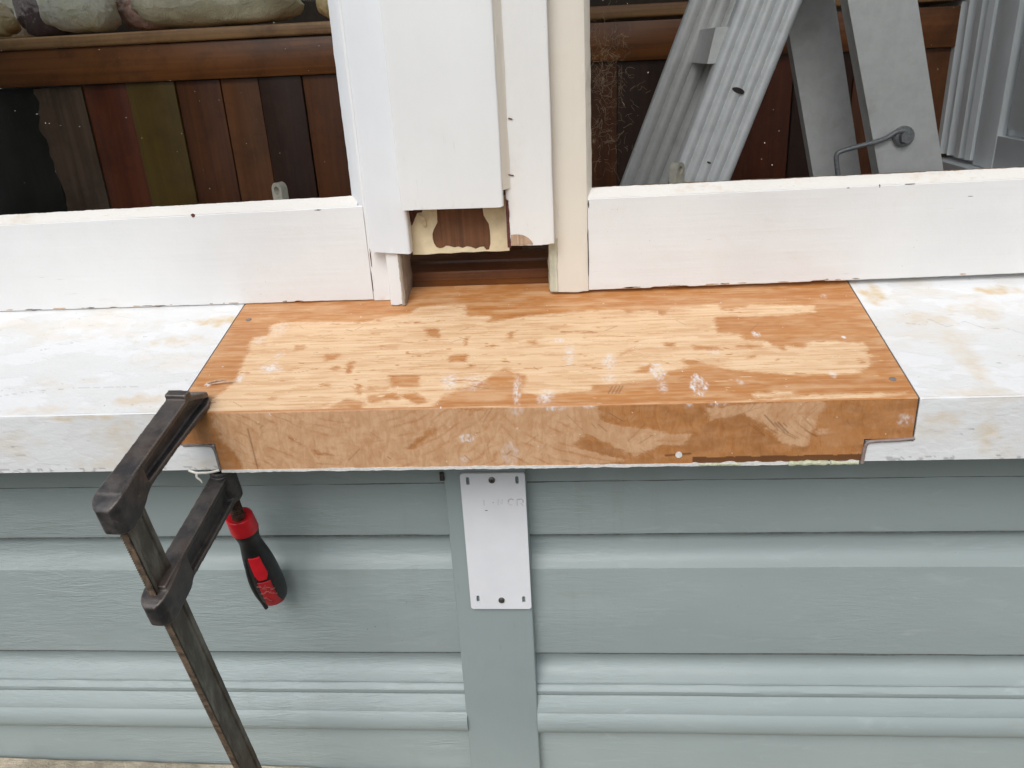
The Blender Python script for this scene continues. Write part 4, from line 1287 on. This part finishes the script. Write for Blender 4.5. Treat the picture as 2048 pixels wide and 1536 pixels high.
def patch(name, mat, pts_h, lift, parent):
    """raised panel on the grip: rows of (h, angle from, angle to)"""
    mb = MB(); V = []; Fc = []
    n = 10
    for (h, a0, a1, lf) in pts_h:
        ot, ob = hax(h)
        for i in range(n + 1):
            a = math.radians(a0 + (a1 - a0) * i / n)
            e = 0.0 if i in (0, n) else 1.0
            r = rad_at(h) - 0.001 + (lift + 0.001) * e * lf
            V.append(CL(ot + r * math.cos(a), ob + r * math.sin(a), h))
    for k in range(len(pts_h) - 1):
        for i in range(n):
            Fc.append((k * (n + 1) + i, k * (n + 1) + i + 1, (k + 1) * (n + 1) + i + 1, (k + 1) * (n + 1) + i))
    mb.add(V, Fc)
    return mb.build(name, mat, parent, 45)


patch('red_panel', M['red'], [(-0.1748, -8, 50, 0), (-0.1752, -8, 50, 1), (-0.1800, -8, 51, 1), (-0.1880, -6, 52, 1), (-0.1960, -4, 54, 1), (-0.2000, 2, 48, 1), (-0.2030, 8, 40, 1), (-0.2033, 8, 40, 0)], 0.0012, hd)
rb = patch('red_end', M['red_dull'], [(-0.2068, -4, 50, 0), (-0.2072, -4, 50, 1), (-0.2150, -4, 50, 1), (-0.2250, -4, 51, 1), (-0.2350, -5, 54, 1), (-0.2420, -10, 66, 1), (-0.2448, -14, 78, 1), (-0.2462, -14, 78, 0)], 0.0009, hd)
rs = random.Random(3)
for k in range(11):
    h0_ = -0.2105 - 0.0035 * (k % 7) ; a_ = 4 + 9 * (k % 5)
    pts = []
    for j in range(4):
        hh = h0_ - 0.0011 * j * rs.uniform(0.3, 1.6); aa = math.radians(a_ + 3.4 * j * rs.choice((-1, 1, 1)))
        ot, ob = hax(hh); r = rad_at(hh) + 0.0010
        pts.append(CL(ot + r * math.cos(aa), ob + r * math.sin(aa), hh))
    tube(MB(), pts, 0.00032, 5).build('embossed_mark', M['red_mark'], rb)
# black wing of the grip
mb = MB()
pts = []
for k in range(14):
    hh = -0.178 - 0.0735 * k / 13
    ot, ob = hax(hh); r = rad_at(max(hh, -0.240)) - 0.0016
    a = math.radians(-24 - 8 * math.sin(k / 13 * math.pi))
    pts.append(CL(ot + r * math.cos(a), ob + r * math.sin(a), hh))
tube(mb, pts, [0.0014 + 0.0024 * math.sin(math.pi * min(1, (k + 1.5) / 16)) for k in range(14)], 10)
mb.build('grip_wing', M['black'], hd, 60)

# ------------------------------------------------------------------ behind the glass: plank bench front with stones
M['p_rail'] = wood('varnished_rail', (0.22, 0.072, 0.018), (0.36, 0.128, 0.032), (0.10, 0.034, 0.012), 'x', 0.35, coarse=0.5)
M['p_cap'] = wood('worn_lit_cap', (0.52, 0.30, 0.13), (0.38, 0.18, 0.07), (0.14, 0.06, 0.025), 'x', 0.45, coarse=0.5)  # worn wood, lightened further for the highlight along the cap
PC = {'grey': ((0.173, 0.097, 0.058), (0.230, 0.158, 0.101), (0.063, 0.037, 0.023)), 'red': ((0.184, 0.039, 0.011), (0.230, 0.052, 0.014), (0.103, 0.022, 0.008)),
      'olive': ((0.150, 0.085, 0.008), (0.173, 0.100, 0.011), (0.115, 0.063, 0.006)), 'brown': ((0.138, 0.041, 0.011), (0.184, 0.057, 0.015), (0.069, 0.018, 0.006)),
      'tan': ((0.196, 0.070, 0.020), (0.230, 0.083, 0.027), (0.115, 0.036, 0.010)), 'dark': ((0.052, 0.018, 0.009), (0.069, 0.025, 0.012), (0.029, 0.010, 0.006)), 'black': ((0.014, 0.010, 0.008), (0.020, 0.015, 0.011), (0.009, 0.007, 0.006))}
for k_, c_ in PC.items():
    M['p_' + k_] = wood('plank_' + k_, *c_, 'z', 0.42, 0.0008, 120, 0.6)
bench = thing('plank_bench', 'reclaimed wood plank front with horizontal rail, seen through the panes', 'bench', (-0.3, 0.93, -0.6))
sweep(MB(), rrect(0.896, 0.925, 0.2485, 0.3110, 0.002), along(-1.7, 0.70, 0.05), lambda p, q, s: (s, p, q - 0.010 * (s + 0.4))).build('rail', M['p_rail'], bench)
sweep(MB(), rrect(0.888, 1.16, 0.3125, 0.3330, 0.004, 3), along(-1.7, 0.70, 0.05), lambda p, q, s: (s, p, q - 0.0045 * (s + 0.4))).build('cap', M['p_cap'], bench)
edges = [(-1.69, -1.55, 'brown'), (-1.55, -1.40, 'dark'), (-1.40, -1.26, 'red'), (-1.26, -1.10, 'black'), (-1.10, -0.945, 'black'), (-0.943, -0.853, 'grey'), (-0.851, -0.768, 'red'), (-0.766, -0.676, 'olive'), (-0.674, -0.592, 'brown'), (-0.590, -0.521, 'tan'),  # black planks beside the grey one paint in the unlit void
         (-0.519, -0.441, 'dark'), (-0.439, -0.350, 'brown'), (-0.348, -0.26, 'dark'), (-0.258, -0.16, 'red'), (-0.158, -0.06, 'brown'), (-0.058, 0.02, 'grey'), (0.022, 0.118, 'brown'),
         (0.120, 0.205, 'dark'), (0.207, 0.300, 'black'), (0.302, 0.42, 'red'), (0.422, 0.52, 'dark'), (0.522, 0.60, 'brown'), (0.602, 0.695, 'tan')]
rp = random.Random(9)
for (a, b, k_) in edges:
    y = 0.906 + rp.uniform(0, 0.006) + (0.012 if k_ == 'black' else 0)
    if k_ == 'grey':
        pr = [(a, y), (b, y), (b, y + 0.02), (a, y + 0.02)]
        o = sweep(MB(), pr, along(-0.60, 0.25, 0.008), lambda p, q, s: (p, q, s), lambda i, p, q, s, k: ((0.022 * n1(s * 22, 5) + 0.012 * n1(s * 70, 6)) if i in (0, 3) else 0, 0, 0)).build('plank', M['p_' + k_], bench)
    else:
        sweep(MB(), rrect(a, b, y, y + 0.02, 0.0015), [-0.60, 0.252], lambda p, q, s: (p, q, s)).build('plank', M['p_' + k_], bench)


def stone_mat(name, c1, c2, c3):
    t = NT(name)
    a = t.noise((9, 9, 9), 7, 0.7); b = t.noise((28, 28, 28), 6, 0.75, 1.0)
    col = t.mix(t.ramp(a, [(0.4, 0.0), (0.62, 1.0)]), c1, c2)
    col = t.mix(t.ramp(b, [(0.56, 0.0), (0.74, 0.9)]), col, c3)
    return t.done(col, 0.85, t.bump(b, 0.006))


SM = {'pale': stone_mat('pale_limestone', (0.780, 0.780, 0.533), (0.780, 0.780, 0.724), (0.530, 0.361, 0.152)), 'tan': stone_mat('tan_stone', (0.780, 0.574, 0.286), (0.780, 0.722, 0.419), (0.354, 0.213, 0.095)),
      'dark': stone_mat('dark_glassy_stone', (0.111, 0.075, 0.076), (0.221, 0.149, 0.162), (0.663, 0.574, 0.533)), 'grey': stone_mat('grey_green_slate', (0.486, 0.456, 0.305), (0.663, 0.616, 0.438), (0.287, 0.265, 0.162)), 'pink': stone_mat('pinkish_stone', (0.663, 0.425, 0.362), (0.780, 0.552, 0.457), (0.442, 0.276, 0.228))}


def stone(c, r, mat, seed, label, rough=0.36):
    bm = bmesh.new()
    bmesh.ops.create_icosphere(bm, subdivisions=4, radius=1.0)
    for v in bm.verts:
        p = v.co
        d = 1 + rough * (float(fbm(np.array([p.x * 1.7 + seed]), np.array([p.y * 1.7 + p.z * 2.3]), seed, 4)[0]) - 0.5) * 2
        d += 0.10 * (float(fbm(np.array([p.x * 6 + p.z * 3]), np.array([p.y * 6 + seed]), seed + 3, 3)[0]) - 0.5)
        q = p * d
        q = Vector((math.copysign(abs(q.x) ** 0.8, q.x) * r[0], math.copysign(abs(q.y) ** 0.75, q.y) * r[1], math.copysign(abs(q.z) ** 0.72, q.z) * r[2]))
        v.co = q + Vector(c)
    lo = min(v.co.z for v in bm.verts)
    for v in bm.verts: v.co.z += 0.3325 - 0.0045 * (c[0] + 0.4) - lo + (max(0, 0.012 - (v.co.z - lo)) * 0.5)
    me = bpy.data.meshes.new('stone'); bm.to_mesh(me); bm.free()
    o = link('stone', me, mat, None, 50)
    tag(o, label, 'stone', 'stones on the plank bench')


stone((-0.862, 0.975, 0.40), (0.066, 0.052, 0.060), SM['pale'], 3, 'large pale lumpy limestone on the bench between dark and pinkish stones')
stone((-1.030, 0.955, 0.38), (0.050, 0.045, 0.034), SM['tan'], 8, 'rounded tan brown stone on the bench in front of a pale stone')
stone((-0.965, 1.03, 0.38), (0.042, 0.040, 0.044), SM['dark'], 12, 'dark purplish glassy stone on the bench beside the tan stone')
stone((-1.06, 1.105, 0.40), (0.10, 0.045, 0.075), SM['pale'], 17, 'pale stone at the back of the bench behind the tan and dark stones')
stone((-0.770, 1.06, 0.40), (0.055, 0.040, 0.070), SM['pink'], 21, 'pinkish stone on the bench behind the pale limestone')
stone((-0.597, 0.985, 0.40), (0.152, 0.058, 0.058), SM['grey'], 25, 'long grey green slab stone lying along the bench', 0.20)
stone((-0.370, 1.00, 0.40), (0.050, 0.045, 0.050), SM['tan'], 31, 'brownish stone at the end of the long grey slab')

# ------------------------------------------------------------------ step ladder inside the right hand pane
def alum(name, c):
    t = NT(name)
    a = t.noise((60, 60, 60), 5, 0.7); b = t.noise((12, 12, 12), 5, 0.6)
    col = t.mix(t.ramp(a, [(0.4, 0.0), (0.7, 1.0)]), c, tuple(x * 0.88 for x in c))
    col = t.mix(t.ramp(b, [(0.60, 0.0), (0.76, 0.4)]), col, (0.30, 0.25, 0.18))
    return t.done(col, 0.38, t.bump(a, 0.0004), 0.12)


M['alu'] = alum('bright_aluminium', (0.94, 0.95, 0.95))
M['alu_d'] = alum('dull_aluminium', (0.80, 0.80, 0.78))
ladder = thing('step_ladder', 'grey aluminium step ladder with ribbed legs standing behind the pane', 'ladder', (0.3, 0.46, -0.60))


def leg(x304, slope, w, yf, th, ribs, mat, z0, z1, zr=0.304):
    pr = []
    n = 60
    for k in range(n + 1):
        u = -0.5 + k / n
        y = yf
        if ribs:
            ph = (u + 0.5) * ribs
            fr_ = 2 * (ph % 1.0) - 1
            y = yf + 0.0075 * (1 - math.sqrt(max(0.0, 1 - 0.93 * fr_ * fr_)))
        pr.append((u * w, y))
    pr += [(0.5 * w, yf + th), (0.5 * w - 0.004, yf + th), (0.5 * w - 0.004, yf + 0.009), (-0.5 * w + 0.004, yf + 0.009), (-0.5 * w + 0.004, yf + th), (-0.5 * w, yf + th)]
    ca_ = 1 / math.cos(math.atan(slope))
    return sweep(MB(), pr, [z0, z1], lambda p, q, s: (x304 + slope * (s - zr) + p * ca_, q, s)).build('leg', mat, ladder, 30)


leg(0.260, 0.358, 0.0660, 0.400, 0.026, 5, M['alu'], -0.60, 0.47)
leg(0.3765, -0.297, 0.0700, 0.400, 0.026, 0, M['alu_d'], -0.60, 0.47)
leg(0.2230, 0.385, 0.0640, 0.530, 0.020, 4, M['alu_d'], -0.60, 0.47, 0.312)
leg(0.3350, -0.258, 0.0600, 0.530, 0.020, 0, M['alu_d'], -0.60, 0.47, 0.306)
for z in (0.262, 0.02, -0.22):
    xc = 0.2405 + 0.37 * (z - 0.306)
    mb = MB()
    prism(mb, [(xc - 0.030, z - 0.020), (xc + 0.026, z - 0.020), (xc + 0.034, z + 0.018), (xc - 0.022, z + 0.018)], lambda p, q, w: (p, w, q), 0.412, 0.538)
    mb.build('tread', M['alu_d'], ladder, None)
box(MB(), 0.25, 0.385, 0.385, 0.565, 0.455, 0.49, 0.006).build('top_cap', M['alu_d'], ladder)
# spreader hook on the rear leg
M['hook'] = plain('dark_galvanised_steel', (0.30, 0.31, 0.32), 0.4, 0.2, 300, 0.0002, 0.3)
hk = tube(MB(), smooth_path([(0.418, 0.392, 0.1605), (0.408, 0.392, 0.1600), (0.396, 0.391, 0.1515), (0.372, 0.390, 0.1465), (0.349, 0.390, 0.1415), (0.3425, 0.390, 0.1380), (0.3430, 0.390, 0.1300), (0.349, 0.390, 0.105)], 2), 0.0028, 8).build('stay_hook', M['hook'], ladder, 60)
mb = MB()
tube(mb, [(0.418, 0.400, 0.1535), (0.418, 0.394, 0.1535), (0.418, 0.392, 0.1535)], [0.0115, 0.0115, 0.0100], 20)
tube(mb, [(0.418, 0.393, 0.1535), (0.418, 0.384, 0.1535)], 0.0072, 6)
mb.build('bolt', M['hook'], ladder)
mb = MB()
o = mb
# slot and hole punched in the bright leg
for (x, z, rx) in ((0.2290, 0.2120, 0.0062), (0.1990, 0.1330, 0.0022)):
    pts = [(x + rx * math.cos(a) * 1.1, 0.3994, z - 0.35 * rx * math.cos(a) + rx * 0.52 * math.sin(a)) for a in [2 * math.pi * k / 16 for k in range(16)]]
    mb = MB(); mb.add(pts + [(p[0], 0.403, p[2]) for p in pts], [tuple(range(16))] + [(k, (k + 1) % 16, 16 + (k + 1) % 16, 16 + k) for k in range(16)])
    mb.build('punched_slot', M['dark_gap'], ladder, None)

# ------------------------------------------------------------------ panelled door on the side wall
M['door'] = plain('blue_grey_door_paint', (0.85, 0.88, 0.89), 0.45, 0.04, 25, 0.0003)
door = thing('panelled_door', 'blue grey panelled door with fluted casing on the side wall inside', 'door', (0.71, 0.7, -0.60))
XW = 0.70
box(MB(), XW + 0.004, 0.724, 0.30, 1.60, -0.60, 1.20).build('backing', M['door'], door, None)
# fluted casing: profile in (y, x) carried up
cas = [(0.800, XW + 0.004), (0.800, XW - 0.016), (0.812, XW - 0.020), (0.818, XW - 0.012), (0.826, XW - 0.012), (0.832, XW - 0.020), (0.848, XW - 0.020), (0.853, XW - 0.012), (0.866, XW - 0.012), (0.872, XW - 0.022), (0.880, XW - 0.012), (0.890, XW - 0.012), (0.896, XW - 0.024), (0.930, XW - 0.026), (0.938, XW - 0.020), (0.938, XW + 0.004)]
sweep(MB(), cas, [0.066, 1.20], lambda p, q, s: (q, p, s)).build('casing', M['door'], door, 25)
box(MB(), XW - 0.034, XW + 0.004, 0.30, 0.955, -0.60, 0.058, 0.003).build('base_block', M['door'], door)
box(MB(), XW - 0.012, XW + 0.003, 0.735, 0.7985, 0.0595, 1.20, 0.002).build('door_stile', M['door'], door)
box(MB(), XW - 0.011, XW + 0.003, 0.30, 0.7345, 0.0595, 0.110, 0.002).build('door_rail', M['door'], door)
box(MB(), XW - 0.006, XW + 0.003, 0.32, 0.722, 0.122, 1.15, 0.003).build('door_panel', M['door'], door)
box(MB(), XW - 0.004, XW + 0.003, 0.96, 1.06, -0.60, 0.16, 0.003).build('skirting', M['door'], door)
box(MB(), XW - 0.020, XW + 0.003, 1.08, 1.20, -0.60, 1.20, 0.003).build('door_stile', M['door'], door)

# ------------------------------------------------------------------ small dirt that nobody could count
rw = random.Random(21)
mb = MB()
for k in range(300):
    z = rw.triangular(0.146, 0.305, 0.24)
    x = 0.0565 + abs(rw.gauss(0, 0.016)) * (1.25 - abs(z - 0.235) * 3.5)
    y = 0.1935 + rw.uniform(0, 0.010)
    p = Vector((x, y, z)); pts = [p]
    d = Vector((rw.uniform(-1, 1), rw.uniform(-.3, .3), rw.uniform(-1, 1)))
    for j in range(rw.randint(3, 6)):
        d = (d + Vector((rw.uniform(-1, 1), rw.uniform(-.3, .3), rw.uniform(-1, 1))) * 0.8).normalized()
        p = p + d * rw.uniform(0.001, 0.0032); pts.append(p)
    tube(mb, pts, rw.uniform(0.00007, 0.00017), 3)
o = mb.build('cobweb', plain('dusty_cobweb', (0.40, 0.28, 0.18), 0.9, 0.3, 200), None, None)
tag(o, 'dusty brown cobweb inside the pane beside the cream stile', 'cobweb', None, 'stuff')
mb = MB()
for k in range(70):
    x = rw.choice((rw.uniform(-0.54, -0.185), rw.uniform(0.065, 0.45))); z = rw.uniform(0.15, 0.31)
    p = Vector((x, 0.1907, z)); d = Vector((rw.uniform(-1, 1), 0, rw.uniform(-1, 1))) * rw.choice((0.0002, 0.0003, 0.0004, 0.0010))
    tube(mb, [p, p + d * 0.5 + Vector((0.0001, 0, 0.0001)), p + d], rw.uniform(0.00012, 0.0004), 5)
o = mb.build('glass_specks', M['flake'], None, None)
tag(o, 'tiny pale paint and dust specks stuck on the window panes', 'specks', None, 'stuff')
